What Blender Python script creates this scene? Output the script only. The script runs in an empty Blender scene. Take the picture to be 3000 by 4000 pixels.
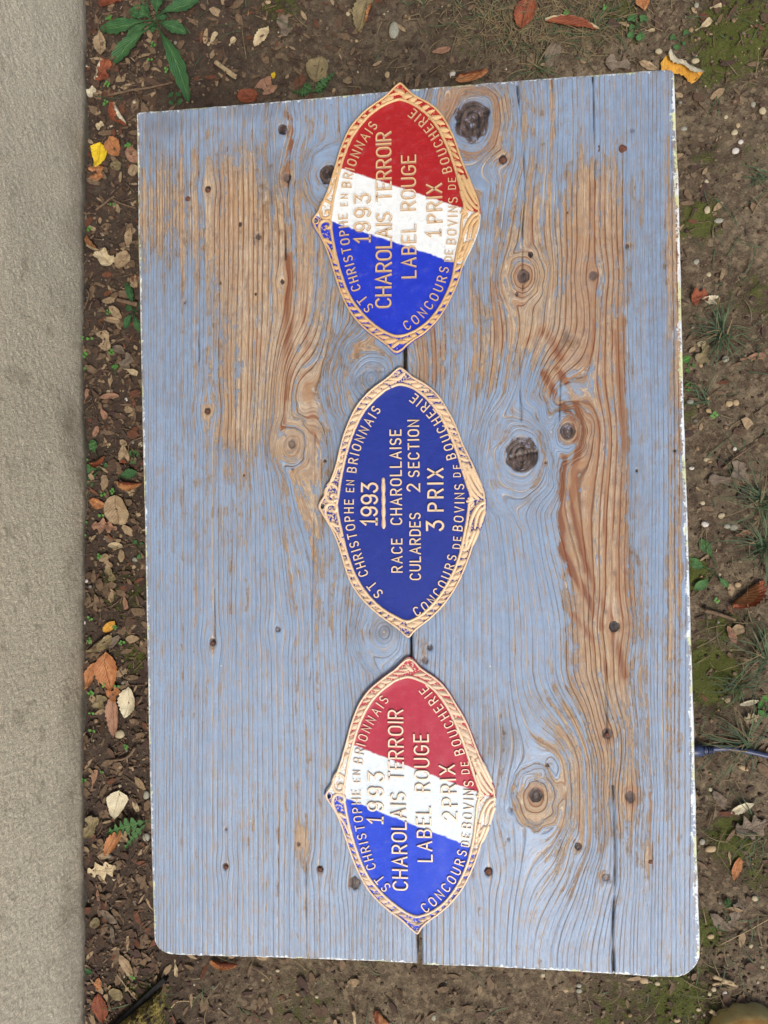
import bpy, math, random
import numpy as np
from mathutils import Vector, Matrix

# ---------------------------------------------------------------- camera, sky, sun, exposure
SC = bpy.context.scene
COL = SC.collection
R = math.radians
HT = 0.50                                   # height of the table top
HC = 1.24                                   # height of the camera
TILT_Y, TILT_X = R(6.5), R(0.25)
FP = 2890.0                                 # focal length in units of the photograph's pixels

cam_d = bpy.data.cameras.new('camera')
cam = bpy.data.objects.new('camera', cam_d)
COL.objects.link(cam)
cam_d.sensor_fit = 'AUTO'; cam_d.sensor_width = 36.0; cam_d.lens = FP / 4000 * 36
cam_d.clip_start = 0.02; cam_d.clip_end = 400
ca, sa, cb, sb = math.cos(TILT_Y), math.sin(TILT_Y), math.cos(TILT_X), math.sin(TILT_X)
RC = Matrix(((ca, 0, sa), (0, 1, 0), (-sa, 0, ca))) @ Matrix(((1, 0, 0), (0, cb, -sb), (0, sb, cb)))
cam.matrix_world = Matrix.Translation((0, 0, HC)) @ RC.to_4x4()
SC.camera = cam

world = bpy.data.worlds.new('World'); SC.world = world; world.use_nodes = True
wn = world.node_tree.nodes; wl = world.node_tree.links
sky = wn.new('ShaderNodeTexSky'); sky.sky_type = 'NISHITA'; sky.sun_disc = False
SUN_EL, SUN_AZ = R(56), R(152)              # azimuth clockwise from +Y
sky.sun_elevation = SUN_EL; sky.sun_rotation = SUN_AZ
sky.air_density = 1.0; sky.dust_density = 4.0; sky.ozone_density = 1.0
bgn = wn['Background']; bgn.inputs['Strength'].default_value = 0.13
wl.new(sky.outputs[0], bgn.inputs['Color'])

sun_d = bpy.data.lights.new('sun', 'SUN'); sun_d.energy = 1.8; sun_d.angle = R(18); sun_d.color = (1.0, 0.975, 0.94)
sun = bpy.data.objects.new('sun', sun_d); COL.objects.link(sun)
sdir = Vector((math.cos(SUN_EL) * math.sin(SUN_AZ), math.cos(SUN_EL) * math.cos(SUN_AZ), math.sin(SUN_EL)))
sun.rotation_euler = sdir.to_track_quat('Z', 'Y').to_euler()
sun.location = sdir * 5

SC.view_settings.view_transform = 'Standard'; SC.view_settings.look = 'None'
SC.view_settings.gamma = 1.0; SC.view_settings.use_curve_mapping = False
SC.view_settings.exposure = 0.35
SC.cycles.max_bounces = 6; SC.cycles.diffuse_bounces = 3

# ---------------------------------------------------------------- helpers
def P(px, py, z=HT):
    """World point at height z for a point measured on the photograph."""
    v = RC @ Vector(((px - 1500) / FP, -(py - 2000) / FP, -1.0))
    k = (HC - z) / -v.z
    return Vector((v.x * k, v.y * k, z))

def PN(pts, z=HT):
    return np.array([P(a, b, z)[:2] for a, b in pts])

def _h(ix, iy, s):
    h = (ix.astype(np.int64) * 374761393 + iy.astype(np.int64) * 668265263 + s * 144665) & 0x7fffffff
    h = (h ^ (h >> 13)) * 1274126177 & 0x7fffffff
    h = (h ^ (h >> 16)) & 0xffff
    return h / 32767.5 - 1.0

def vn(x, y, s=0):
    x = np.asarray(x, float); y = np.asarray(y, float) + np.zeros_like(x)
    ix = np.floor(x); iy = np.floor(y); fx = x - ix; fy = y - iy
    fx = fx * fx * fx * (fx * (fx * 6 - 15) + 10); fy = fy * fy * fy * (fy * (fy * 6 - 15) + 10)
    a = _h(ix, iy, s); b = _h(ix + 1, iy, s); c = _h(ix, iy + 1, s); d = _h(ix + 1, iy + 1, s)
    return (a + (b - a) * fx) * (1 - fy) + (c + (d - c) * fx) * fy

def fbm(x, y, s=0, o=4, g=0.5):
    t = 0; a = 1; n = 0
    for i in range(o):
        t = t + a * vn(x * 2 ** i + 7.3 * i, y * 2 ** i - 3.1 * i, s + i * 17); n += a; a *= g
    return t / n

def sstep(x, a, b):
    t = np.clip((x - a) / (b - a), 0, 1); return t * t * (3 - 2 * t)

def link(o, parent=None):
    COL.objects.link(o)
    if parent is not None: o.parent = parent
    return o

def tag(o, label=None, cat=None, group=None, kind=None):
    if label: o['label'] = label
    if cat: o['category'] = cat
    if group: o['group'] = group
    if kind: o['kind'] = kind
    return o

def empty(name, loc, label, cat, group=None, rz=0.0):
    o = bpy.data.objects.new(name, None); o.location = loc; o.rotation_euler = (0, 0, rz)
    o.empty_display_size = 0.02
    link(o); return tag(o, label, cat, group)

def meshdata(name, V, F, mats=(), smooth=True, mi=None, uv=None, attrs=None):
    """V (n,3); F: (m,k) int array or list of tuples."""
    me = bpy.data.meshes.new(name)
    V = np.asarray(V, np.float32)
    if isinstance(F, np.ndarray):
        k = F.shape[1]; m = F.shape[0]
        me.vertices.add(len(V)); me.vertices.foreach_set('co', V.ravel())
        me.loops.add(m * k); me.loops.foreach_set('vertex_index', F.ravel().astype(np.int32))
        me.polygons.add(m); me.polygons.foreach_set('loop_start', (np.arange(m) * k).astype(np.int32))
        me.polygons.foreach_set('loop_total', np.full(m, k, np.int32))
    else:
        me.from_pydata([tuple(v) for v in V.tolist()], [], F)
    for m_ in mats: me.materials.append(m_)
    if mi is not None: me.polygons.foreach_set('material_index', np.asarray(mi, np.int32))
    me.update(calc_edges=True); me.validate()
    me.polygons.foreach_set('use_smooth', np.full(len(me.polygons), smooth))
    if attrs:
        for k_, a in attrs.items():
            at = me.attributes.new(k_, 'FLOAT', 'POINT'); at.data.foreach_set('value', np.asarray(a, np.float32).ravel())
    if uv is not None:
        ul = me.uv_layers.new(name='UVMap')
        li = np.empty(len(me.loops), np.int32); me.loops.foreach_get('vertex_index', li)
        ul.data.foreach_set('uv', np.asarray(uv, np.float32)[li].ravel())
    return me

def obj(name, me, parent=None, loc=None, rz=None, scale=None):
    o = bpy.data.objects.new(name, me)
    if loc is not None: o.location = loc
    if rz is not None: o.rotation_euler = (0, 0, rz)
    if scale is not None: o.scale = (scale,) * 3 if not hasattr(scale, '__len__') else scale
    return link(o, parent)

def gridfaces(ny, nx):
    i = np.arange(ny - 1)[:, None] * nx + np.arange(nx - 1)[None, :]
    i = i.ravel()
    return np.stack([i, i + 1, i + nx + 1, i + nx], 1)

def catmull(pts, n, closed=False):
    p = np.asarray(pts, float); m = len(p); out = []
    segs = m if closed else m - 1
    for k in range(n if closed else n):
        t = k / (n if closed else max(1, n - 1)) * segs
        i = min(int(t), segs - 1); f = t - i
        if closed: a, b, c, d = p[(i - 1) % m], p[i], p[(i + 1) % m], p[(i + 2) % m]
        else: a, b, c, d = p[max(i - 1, 0)], p[i], p[min(i + 1, m - 1)], p[min(i + 2, m - 1)]
        out.append(0.5 * (2 * b + (c - a) * f + (2 * a - 5 * b + 4 * c - d) * f * f + (3 * b - a - 3 * c + d) * f ** 3))
    return np.array(out)

def tube(pts, rad, seg=8, flat=1.0):
    """Tapered tube along 3-D points; rad scalar or list. Returns V, F."""
    p = np.asarray(pts, float); n = len(p)
    rad = np.full(n, rad) if np.isscalar(rad) else np.asarray(rad, float)
    V = []; F = []
    for i in range(n):
        t = p[min(i + 1, n - 1)] - p[max(i - 1, 0)]; t /= np.linalg.norm(t) + 1e-12
        up = np.array([0, 0, 1.0]) if abs(t[2]) < .95 else np.array([1.0, 0, 0])
        s = np.cross(t, up); s /= np.linalg.norm(s); u = np.cross(s, t)
        for k in range(seg):
            a = 2 * math.pi * k / seg
            V.append(p[i] + rad[i] * (math.cos(a) * s + flat * math.sin(a) * u))
    for i in range(n - 1):
        for k in range(seg):
            k2 = (k + 1) % seg
            F.append((i * seg + k, i * seg + k2, (i + 1) * seg + k2, (i + 1) * seg + k))
    F.append(tuple(reversed(range(seg)))); F.append(tuple((n - 1) * seg + k for k in range(seg)))
    return np.array(V), F

# ---------------------------------------------------------------- node materials
class NT:
    def __init__(s, name):
        s.m = bpy.data.materials.new(name); s.m.use_nodes = True
        s.t = s.m.node_tree; s.b = s.t.nodes['Principled BSDF']
    def n(s, typ, **kw):
        nd = s.t.nodes.new(typ)
        for k, v in kw.items(): setattr(nd, k, v)
        return nd
    def put(s, sock, v):
        if isinstance(v, bpy.types.NodeSocket): s.t.links.new(v, sock)
        elif v is not None:
            if hasattr(v, '__len__') and len(v) == 3 and sock.type == 'RGBA': v = tuple(v) + (1,)
            sock.default_value = v
    def attr(s, name): return s.n('ShaderNodeAttribute', attribute_name=name).outputs['Fac']
    def math(s, op, a, b=0.0, c=0.0, clamp=False):
        nd = s.n('ShaderNodeMath', operation=op, use_clamp=clamp)
        s.put(nd.inputs[0], a); s.put(nd.inputs[1], b); s.put(nd.inputs[2], c); return nd.outputs[0]
    def add(s, *a):
        r = a[0]
        for b in a[1:]: r = s.math('ADD', r, b)
        return r
    def mul(s, a, b): return s.math('MULTIPLY', a, b)
    def noise(s, vec, scale=1.0, detail=3, rough=0.5, dist=0.0, w=None):
        nd = s.n('ShaderNodeTexNoise'); s.put(nd.inputs['Vector'], vec)
        nd.inputs['Scale'].default_value = scale; nd.inputs['Detail'].default_value = detail
        nd.inputs['Roughness'].default_value = rough; nd.inputs['Distortion'].default_value = dist
        return nd.outputs['Fac']
    def vor(s, vec, scale=1.0, feature='F1', out='Distance'):
        nd = s.n('ShaderNodeTexVoronoi', feature=feature); s.put(nd.inputs['Vector'], vec)
        nd.inputs['Scale'].default_value = scale; return nd.outputs[out]
    def step(s, v, a, b, lo=0.0, hi=1.0):
        nd = s.n('ShaderNodeMapRange', interpolation_type='SMOOTHSTEP')
        s.put(nd.inputs['Value'], v); nd.inputs['From Min'].default_value = a; nd.inputs['From Max'].default_value = b
        nd.inputs['To Min'].default_value = lo; nd.inputs['To Max'].default_value = hi; return nd.outputs[0]
    def mix(s, f, a, b, mode='MIX'):
        nd = s.n('ShaderNodeMix', data_type='RGBA', blend_type=mode)
        s.put(nd.inputs[0], f); s.put(nd.inputs[6], a); s.put(nd.inputs[7], b); return nd.outputs[2]
    def co(s, out='Object'): return s.n('ShaderNodeTexCoord').outputs[out]
    def sep(s, v):
        nd = s.n('ShaderNodeSeparateXYZ'); s.put(nd.inputs[0], v); return nd.outputs
    def comb(s, x=0.0, y=0.0, z=0.0):
        nd = s.n('ShaderNodeCombineXYZ')
        for i, v in enumerate((x, y, z)): s.put(nd.inputs[i], v)
        return nd.outputs[0]
    def rnd(s): return s.n('ShaderNodeObjectInfo').outputs['Random']
    def bump(s, h, dist, strength=1.0):
        nd = s.n('ShaderNodeBump'); s.put(nd.inputs['Height'], h)
        nd.inputs['Distance'].default_value = dist; nd.inputs['Strength'].default_value = strength
        s.t.links.new(nd.outputs[0], s.b.inputs['Normal'])
    def out(s, col=None, rough=None, metal=None, spec=None):
        if col is not None: s.put(s.b.inputs['Base Color'], col)
        if rough is not None: s.put(s.b.inputs['Roughness'], rough)
        if metal is not None: s.put(s.b.inputs['Metallic'], metal)
        if spec is not None: s.put(s.b.inputs['Specular IOR Level'], spec)
        return s.m

def lin(r, g, b, k=1.0):
    """8-bit display colour to linear base colour."""
    f = lambda c: (c / 255 / 12.92 if c <= 10 else ((c / 255 + .055) / 1.055) ** 2.4) * k
    return (f(r), f(g), f(b))

def mat_wood():
    s = NT('peeling_painted_wood')
    o = s.sep(s.co()); X = s.mul(o[0], 1000.0); Y = s.mul(o[1], 1000.0)
    g = s.attr('grain'); ring = s.attr('ring'); bare = s.attr('bare'); stain_shade = s.attr('stain_shade')
    resin = s.attr('resin'); knot = s.attr('knot'); edge = s.attr('edge'); crack = s.attr('crack')
    n1 = s.noise(s.comb(s.mul(g, 0.22), s.mul(Y, 0.010)), 1, 4, .6)
    n2 = s.noise(s.comb(s.mul(g, 1.1), s.mul(Y, 0.035), 3.0), 1, 3, .6)
    n2b = s.noise(s.comb(s.mul(g, 2.2), s.mul(Y, 0.09), 9.0), 1, 2, .6)
    n3 = s.noise(s.comb(s.mul(g, 0.10), s.mul(Y, 0.045), 5.0), 1, 7, .72)
    n4 = s.noise(s.comb(X, Y), 0.35, 4, .65)
    n5 = s.noise(s.comb(X, Y, 7.0), 0.02, 3, .5)
    n6 = s.noise(s.comb(X, s.mul(Y, .6), 1.0), 0.13, 5, .7)
    c = lambda v, k: s.mul(s.math('SUBTRACT', v, .5), k)
    late = s.step(ring, .50, .68)
    # one groove of worn early wood per growth ring
    ph = s.attr('phase'); cell = s.math('FLOOR', ph); fr = s.math('SUBTRACT', s.math('FRACT', ph), .5)
    wn_ = s.n('ShaderNodeTexWhiteNoise', noise_dimensions='1D'); s.put(wn_.inputs['W'], cell); rc = wn_.outputs['Value']
    gs = s.noise(s.comb(s.mul(cell, 7.31), s.mul(Y, .008), 2.0), 1, 3, .6)
    d = s.mul(s.math('ABSOLUTE', s.add(fr, c(n2, .10))), 5.5)
    wide = s.add(.36, s.mul(s.step(s.add(gs, c(bare, .25)), .42, .75), 1.15))
    line = s.step(s.math('SUBTRACT', d, wide), -.35, .25, 1.0, 0.0)
    lstr = s.step(s.add(gs, c(rc, .34), s.mul(bare, .10), c(n2b, .25)), .30, .50)
    dk = s.step(s.math('ABSOLUTE', s.add(s.mul(fr, 5.5), s.mul(wide, -.9))), .05, .42, 1.0, 0.0)
    dkstr = s.step(s.add(gs, c(rc, -.35)), .42, .64)
    dkw = s.step(s.math('ABSOLUTE', s.add(s.mul(fr, 5.5), s.mul(wide, -.9), c(n2b, .6))), .15, .80, 1.0, 0.0)
    dks2 = s.step(s.add(gs, c(rc, -.40), s.mul(bare, .12)), .34, .56)
    bv = s.add(bare, c(n1, 1.3), c(n2, 1.2), c(n2b, .8), c(n3, 1.9), c(n6, 1.1), c(n4, .6), c(rc, .50), s.mul(late, .22))
    isbare = s.step(bv, .28, .40)
    worn = s.step(bv, -.15, .34)
    # wood
    tan = s.mix(s.step(n3, .35, .65), lin(190, 170, 144), lin(160, 138, 113))
    tan = s.mix(s.mul(s.step(n5, .46, .62), .45), tan, lin(178, 144, 102))
    tan = s.mix(s.mul(late, .42), tan, lin(150, 106, 66))
    tan = s.mix(s.mul(s.step(n2, .44, .62), .50), tan, lin(122, 100, 80))
    tan = s.mix(s.mul(s.step(n2b, .52, .72), .45), tan, lin(214, 196, 168))
    tan = s.mix(s.mul(s.step(n6, .50, .62), .45), tan, lin(122, 112, 106))
    rs = s.math('MULTIPLY', resin, s.add(.30, s.mul(s.step(s.add(ring, c(n2, .5)), .42, .66), .80)), clamp=True)
    tan = s.mix(rs, tan, s.mix(n4, lin(96, 56, 36), lin(132, 84, 54)))
    gr = s.math('MULTIPLY', s.step(s.add(stain_shade, c(n3, 1.1), c(n6, .9)), .28, .72), .82)
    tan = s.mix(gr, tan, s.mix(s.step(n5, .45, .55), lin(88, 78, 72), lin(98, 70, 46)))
    tan = s.mix(s.mul(line, s.mul(lstr, .50)), tan, lin(150, 108, 70))
    tan = s.mix(s.mul(dkw, s.mul(dks2, .72)), tan, s.mix(s.step(resin, .08, .3), lin(88, 62, 42), lin(120, 56, 28)))
    # paint
    pc = s.mix(s.step(n3, .3, .7), lin(120, 138, 160), lin(133, 154, 181))
    pc = s.mix(s.step(n5, .4, .62), pc, s.mix(n4, lin(116, 132, 153), lin(143, 166, 193)))
    pc = s.mix(s.mul(s.step(n2, .50, .72), .38), pc, lin(116, 124, 144))
    pc = s.mix(s.mul(worn, .60), pc, s.mix(s.step(n6, .35, .65), lin(112, 106, 102), lin(154, 148, 144)))
    thin = s.step(s.add(n3, c(n2, .8), c(n6, .9)), .44, .76)
    pc = s.mix(s.mul(thin, .62), pc, s.mix(n2b, lin(118, 108, 98), lin(160, 144, 126)))
    pc = s.mix(s.mul(s.step(n2b, .58, .72), .45), pc, lin(108, 104, 108))
    pc = s.mix(s.math('MULTIPLY', s.step(s.add(stain_shade, c(n6, .6), c(n2, .5)), .05, .6), .62), pc, lin(98, 98, 102))
    pline = s.mul(line, lstr)
    pc = s.mix(s.mul(pline, .90), pc, s.mix(s.step(n2, .4, .6), lin(142, 128, 114), lin(192, 170, 140)))
    pc = s.mix(s.mul(dk, s.mul(s.mul(dkstr, s.step(n3, .40, .60)), .60)), pc, lin(84, 82, 88))
    col = s.mix(isbare, pc, tan)
    # knots: dark heartwood with flecks of paint left in it
    kk = s.step(s.add(knot, c(n6, .7), c(n4, .2)), .25, .65)
    kcol = s.mix(s.step(s.add(n6, c(ring, .5)), .35, .65), lin(30, 24, 23), lin(92, 74, 64))
    keep = s.step(s.add(n6, c(n4, .35), c(n1, .5), s.mul(isbare, -.12)), .57, .60)
    col = s.mix(kk, col, s.mix(s.mul(keep, .65), kcol, lin(134, 146, 170)))
    # small black pits and insect holes
    pv = s.vor(s.comb(X, Y), .055); pit = s.step(pv, .014, .026, 1.0, 0.0)
    dsh = s.step(s.noise(s.comb(s.mul(X, .9), s.mul(Y, .28), 2.0), 1, 2, .6), .68, .75)
    col = s.mix(s.mul(dsh, .65), col, lin(74, 68, 66))
    col = s.mix(pit, col, lin(30, 26, 26))
    cr = s.step(s.add(crack, c(n4, .3)), .22, .75)
    col = s.mix(cr, col, lin(38, 32, 30))
    # chipped older coats (white, pale yellow) along the rim
    ev = s.add(edge, c(n3, 9.0), c(n6, 8.0), c(n4, 8.0))
    white = s.step(ev, 1.2, 2.0, .88, 0.0)
    wy = s.mix(s.step(s.noise(s.comb(s.mul(X, .03), s.mul(Y, .03), 4.0), 1, 2, .5), .53, .59), lin(222, 226, 224), lin(208, 210, 158))
    col = s.mix(white, col, wy)
    spl = s.step(s.add(s.vor(s.comb(X, Y, 3.0), .017), c(n4, .03)), .016, .024, 1.0, 0.0)
    col = s.mix(s.mul(spl, .8), col, lin(206, 208, 170))
    hgt = s.add(s.mul(s.math('SUBTRACT', 1.0, isbare), .8), s.mul(n2, -.9), s.mul(n2b, -.5), s.mul(n4, .45), s.mul(pit, -3.0), s.mul(dsh, -.8), s.mul(s.mul(line, lstr), -.5), s.mul(s.mul(dkw, dks2), -.9))
    s.bump(hgt, .0005, .8)
    return s.out(col, s.mix(isbare, (.40,) * 3, (.62,) * 3), 0.0, .5)

def mat_soil():
    s = NT('brown_soil')
    o = s.sep(s.co()); v = s.comb(s.mul(o[0], 1000.0), s.mul(o[1], 1000.0))
    n1 = s.noise(v, .012, 4, .6); n2 = s.noise(v, .06, 6, .7); n3 = s.noise(v, .35, 4, .7)
    vo = s.vor(v, .16, out='Color'); vr = s.sep(vo)[0]
    col = s.mix(s.step(n1, .35, .65), lin(98, 84, 66), lin(122, 108, 86))
    col = s.mix(s.step(n2, .35, .65), s.mix(s.step(n1, .4, .6), lin(66, 52, 40), lin(78, 66, 52)), col)
    col = s.mix(s.mul(s.step(n3, .5, .72), .5), col, lin(150, 134, 110))
    col = s.mix(s.mul(s.step(vr, .80, .9), .45), col, lin(146, 128, 102))
    dk = s.attr('soil_dark')
    col = s.mix(s.mul(dk, .75), col, lin(58, 46, 40))
    ms = s.step(s.add(s.attr('moss'), s.mul(s.math('SUBTRACT', n2, .5), 2.2), s.mul(s.math('SUBTRACT', n3, .5), 1.2)), .35, .75)
    mc = s.mix(n3, lin(60, 66, 26), lin(110, 122, 44))
    col = s.mix(s.mul(ms, .8), col, mc)
    s.bump(s.add(s.mul(n3, .8), n2, s.mul(ms, s.mul(s.noise(v, 1.2, 2), 1.0))), .004, .9)
    return s.out(col, .88, 0, .25)

def mat_render():
    s = NT('coarse_rendered_wall')
    o = s.sep(s.co()); Y = s.mul(o[1], 1000.0); Z = s.mul(o[2], 1000.0); v = s.comb(0.0, Y, Z)
    n1 = s.noise(v, .42, 5, .8); n2 = s.noise(v, .010, 4, .6); n3 = s.noise(v, .9, 3, .7)
    n4 = s.noise(s.comb(0.0, s.mul(Y, .45), s.mul(Z, .14)), 1, 3, .6, .8)
    col = s.mix(s.step(n1, .40, .60), lin(196, 184, 158), lin(255, 246, 220))
    col = s.mix(s.mul(s.step(n4, .54, .64), .45), col, lin(142, 132, 114))
    col = s.mix(s.mul(s.step(n3, .56, .66), .7), col, lin(244, 240, 226))
    col = s.mix(s.mul(s.step(n3, .32, .40, 1, 0), .7), col, lin(104, 96, 82))
    splash = s.step(s.add(Z, s.mul(s.math('SUBTRACT', n2, .5), -190.0)), 10.0, 120.0, 1.0, 0.0)
    col = s.mix(s.mul(splash, .60), col, s.mix(s.step(n1, .4, .6), lin(112, 102, 86), lin(178, 166, 146)))
    blot = s.step(s.noise(s.comb(0.0, Y, Z), .022, 5, .65), .54, .66)
    col = s.mix(s.mul(blot, .35), col, lin(132, 120, 98))
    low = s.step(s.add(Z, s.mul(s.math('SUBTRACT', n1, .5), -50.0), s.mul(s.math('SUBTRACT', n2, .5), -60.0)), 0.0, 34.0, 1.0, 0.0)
    col = s.mix(s.mul(low, .7), col, lin(58, 56, 46))  # dark foot: dirt plus ambient occlusion painted into the colour
    s.bump(s.add(s.mul(n1, 1.0), s.mul(n3, .6), s.mul(n4, .5)), .0022, .8)
    return s.out(col, .93, 0, .15)

def mat_plain(name, col, rough=.7, metal=0.0, var=None, sc=200.0, bump=0.0, spec=.3):
    s = NT(name); n = s.noise(s.co(), sc, 4, .6)
    c = s.mix(s.step(n, .35, .65), col, var if var else tuple(min(1, k * 1.25) for k in col))
    if bump: s.bump(n, bump, .8)
    return s.out(c, rough, metal, spec)

def mat_leaf(name, c1, c2, vein, speck=None, rough=.6):
    s = NT(name)
    u = s.sep(s.co('UV')); U, V = u[0], u[1]
    av = s.math('ABSOLUTE', s.math('SUBTRACT', V, .5))
    ph = s.add(s.mul(U, 10.0), s.mul(av, -7.0))
    w = s.math('ABSOLUTE', s.math('SUBTRACT', s.math('FRACT', ph), .5))
    side = s.step(w, .02, .14, 1.0, 0.0); mid = s.step(av, .006, .035, 1.0, 0.0)
    r = s.rnd(); off = s.comb(s.mul(r, 40.0), s.mul(r, 17.0), r)
    vec = s.n('ShaderNodeVectorMath', operation='ADD'); s.put(vec.inputs[0], s.co('UV')); s.put(vec.inputs[1], off)
    n = s.noise(vec.outputs[0], 3.0, 5, .65); n2 = s.noise(vec.outputs[0], 22.0, 3, .6)
    col = s.mix(s.step(n, .35, .65), c1, c2)
    if speck: col = s.mix(s.step(n2, .66, .72), col, speck)
    col = s.mix(s.math('MULTIPLY', side, .38), col, vein); col = s.mix(s.math('MULTIPLY', mid, .7), col, vein)
    s.bump(s.add(s.mul(w, 1.0), s.mul(n2, .35), s.mul(mid, -.6)), .0016, .7)
    return s.out(col, rough, 0, .3)

M = {}
M['wood'] = mat_wood(); M['soil'] = mat_soil(); M['wall'] = mat_render()
M['raw'] = mat_plain('bare_pine', lin(150, 120, 88), .8, var=lin(176, 146, 112), sc=60)
LC = {
 'orange': mat_leaf('dry_orange_leaf', lin(156, 98, 58), lin(178, 126, 82), lin(108, 58, 30), lin(96, 52, 30)),
 'rust': mat_leaf('dry_rust_leaf', lin(112, 58, 38), lin(146, 82, 52), lin(78, 36, 24), lin(70, 34, 24)),
 'tan': mat_leaf('dry_tan_leaf', lin(168, 146, 114), lin(142, 118, 88), lin(110, 88, 62), lin(92, 74, 54)),
 'beige': mat_leaf('pale_beige_leaf', lin(200, 182, 146), lin(178, 158, 122), lin(142, 120, 84), lin(120, 98, 70)),
 'cream': mat_leaf('cream_leaf', lin(214, 204, 174), lin(190, 178, 148), lin(158, 144, 112), lin(130, 110, 82)),
 'yellow': mat_leaf('yellow_leaf', lin(226, 196, 44), lin(214, 176, 40), lin(188, 148, 40), lin(120, 70, 28)),
 'ochre': mat_leaf('ochre_leaf', lin(212, 160, 62), lin(186, 132, 56), lin(150, 98, 40), lin(96, 50, 26)),
 'olive': mat_leaf('dull_olive_leaf', lin(138, 124, 88), lin(116, 102, 74), lin(92, 80, 54), lin(80, 66, 48)),
 'grey': mat_leaf('grey_brown_leaf', lin(124, 110, 92), lin(104, 90, 76), lin(80, 70, 58), lin(70, 58, 48)),
 'pink': mat_leaf('pink_brown_leaf', lin(164, 126, 100), lin(146, 108, 84), lin(112, 78, 60), lin(100, 70, 56)),
 'dark': mat_leaf('wet_brown_leaf', lin(84, 62, 48), lin(66, 48, 38), lin(48, 36, 28)),
 'green': mat_leaf('green_leaf', lin(56, 92, 50), lin(74, 112, 62), lin(118, 150, 92)),
 'deep': mat_leaf('dark_green_leaf', lin(40, 78, 44), lin(56, 94, 52), lin(104, 140, 84)),
 'bright': mat_leaf('bright_green_leaf', lin(70, 116, 52), lin(86, 134, 60), lin(112, 152, 84)),
}

# ---------------------------------------------------------------- ground
def graded(lo, hi, step, far, grow=1.35):
    c = list(np.arange(lo, hi + step / 2, step)); d = step
    a = []; x = lo
    while x > -far: d *= grow; x -= d; a.append(x)
    d = step; b = []; x = c[-1]
    while x < far: d *= grow; x += d; b.append(x)
    return np.array(a[::-1] + c + b)

WALLX = P(348, 2000, 0.0)[0]
def ground_h(x, y):
    h = .010 * fbm(x * 6, y * 6, 3, 3) + .005 * fbm(x * 30, y * 30, 11, 3) + .0022 * np.abs(vn(x * 120, y * 120, 21)) + .0014 * vn(x * 260, y * 260, 23)
    h = h + .012 * np.exp(-((x - WALLX) / .03) ** 2) * (.5 + .5 * vn(y * 20, y * 0, 5))
    return h
MOSS = [(2870, 130, 130, .9), (2790, 260, 80, .7), (2730, 860, 70, .8), (2760, 620, 60, .4), (2717, 2240, 50, .9), (2775, 2640, 100, 1.0), (2825, 2450, 60, .6),
        (2870, 3280, 90, .7), (2950, 3400, 70, .5), (2760, 3640, 60, .8), (1090, 40, 90, .5), (2420, 60, 100, .5), (470, 2300, 120, .45), (530, 2560, 70, .7), (2650, 3900, 150, .6),
        (2950, 1150, 90, .4), (1200, 3950, 160, .35), (2400, 3950, 160, .4), (1850, 140, 120, .25), (2940, 600, 70, .3), (560, 3900, 120, .5), (2700, 1600, 60, .4)]
gx = graded(-0.80, 0.62, .004, 40); gy = graded(-1.02, 1.05, .004, 40)
GX, GY = np.meshgrid(gx, gy)
GZ = ground_h(GX, GY)
moss = np.zeros_like(GX)
for a, b, r, k in MOSS:
    c = P(a, b, 0); moss = np.maximum(moss, 1.25 * k * np.exp(-(((GX - c.x) ** 2 + (GY - c.y) ** 2) / (r / 2330 * 1.3) ** 2)))
soil_dark = sstep(GX, -.30, -.55) + .5 * sstep(GY, .62, .78) * sstep(GX, .25, -.1)  # darker soil along the left strip and towards the upper left
soil_dark = np.clip(soil_dark, 0, 1)
gme = meshdata('ground', np.stack([GX.ravel(), GY.ravel(), GZ.ravel()], 1), gridfaces(len(gy), len(gx)), [M['soil']], attrs={'moss': moss, 'soil_dark': soil_dark})
tag(obj('ground', gme), kind='structure')
def gz(x, y): return float(ground_h(np.array([x]), np.array([y]))[0])
def G(px, py, dz=0.0):
    p = P(px, py, 0.0); return Vector((p.x, p.y, gz(p.x, p.y) + dz))
GS = 1 / 2330.0                              # metres on the ground for one photograph pixel

# ---------------------------------------------------------------- house wall
wy = graded(-1.0, 1.0, .0025, 6, 1.3); wz = graded(-.03, .40, .0028, 2.4, 1.3); wz = wz[(wz > -.06) & (wz < 2.7)]
WY, WZ = np.meshgrid(wy, wz)
WX = WALLX + .0007 * fbm(WY * 160, WZ * 160, 41, 3, .8) + .0005 * vn(WY * 330, WZ * 330, 43) + .005 * fbm(WY * 4, WZ * 4, 45, 2) - .02 * sstep(WZ, .03, .0) * .2
ny, nx = WX.shape
V = np.stack([WX.ravel(), WY.ravel(), WZ.ravel()], 1)
F = gridfaces(ny, nx)
bot, top_ = np.arange(nx), (ny - 1) * nx + np.arange(nx)
k0 = len(V)
V = np.vstack([V, V[top_] * [0, 1, 1] + [WALLX - .3, 0, 0], V[bot] * [0, 1, 1] + [WALLX - .3, 0, 0]])
i = np.arange(nx - 1)
F = np.vstack([F, np.stack([top_[:-1], top_[1:], k0 + i + 1, k0 + i], 1), np.stack([k0 + i, k0 + i + 1, k0 + nx + i + 1, k0 + nx + i], 1)])
wo = obj('rendered_wall', meshdata('rendered_wall', V, F, [M['wall']]))
tag(wo, 'beige coarse rendered house wall rising from the soil along the left side', 'wall')

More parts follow.
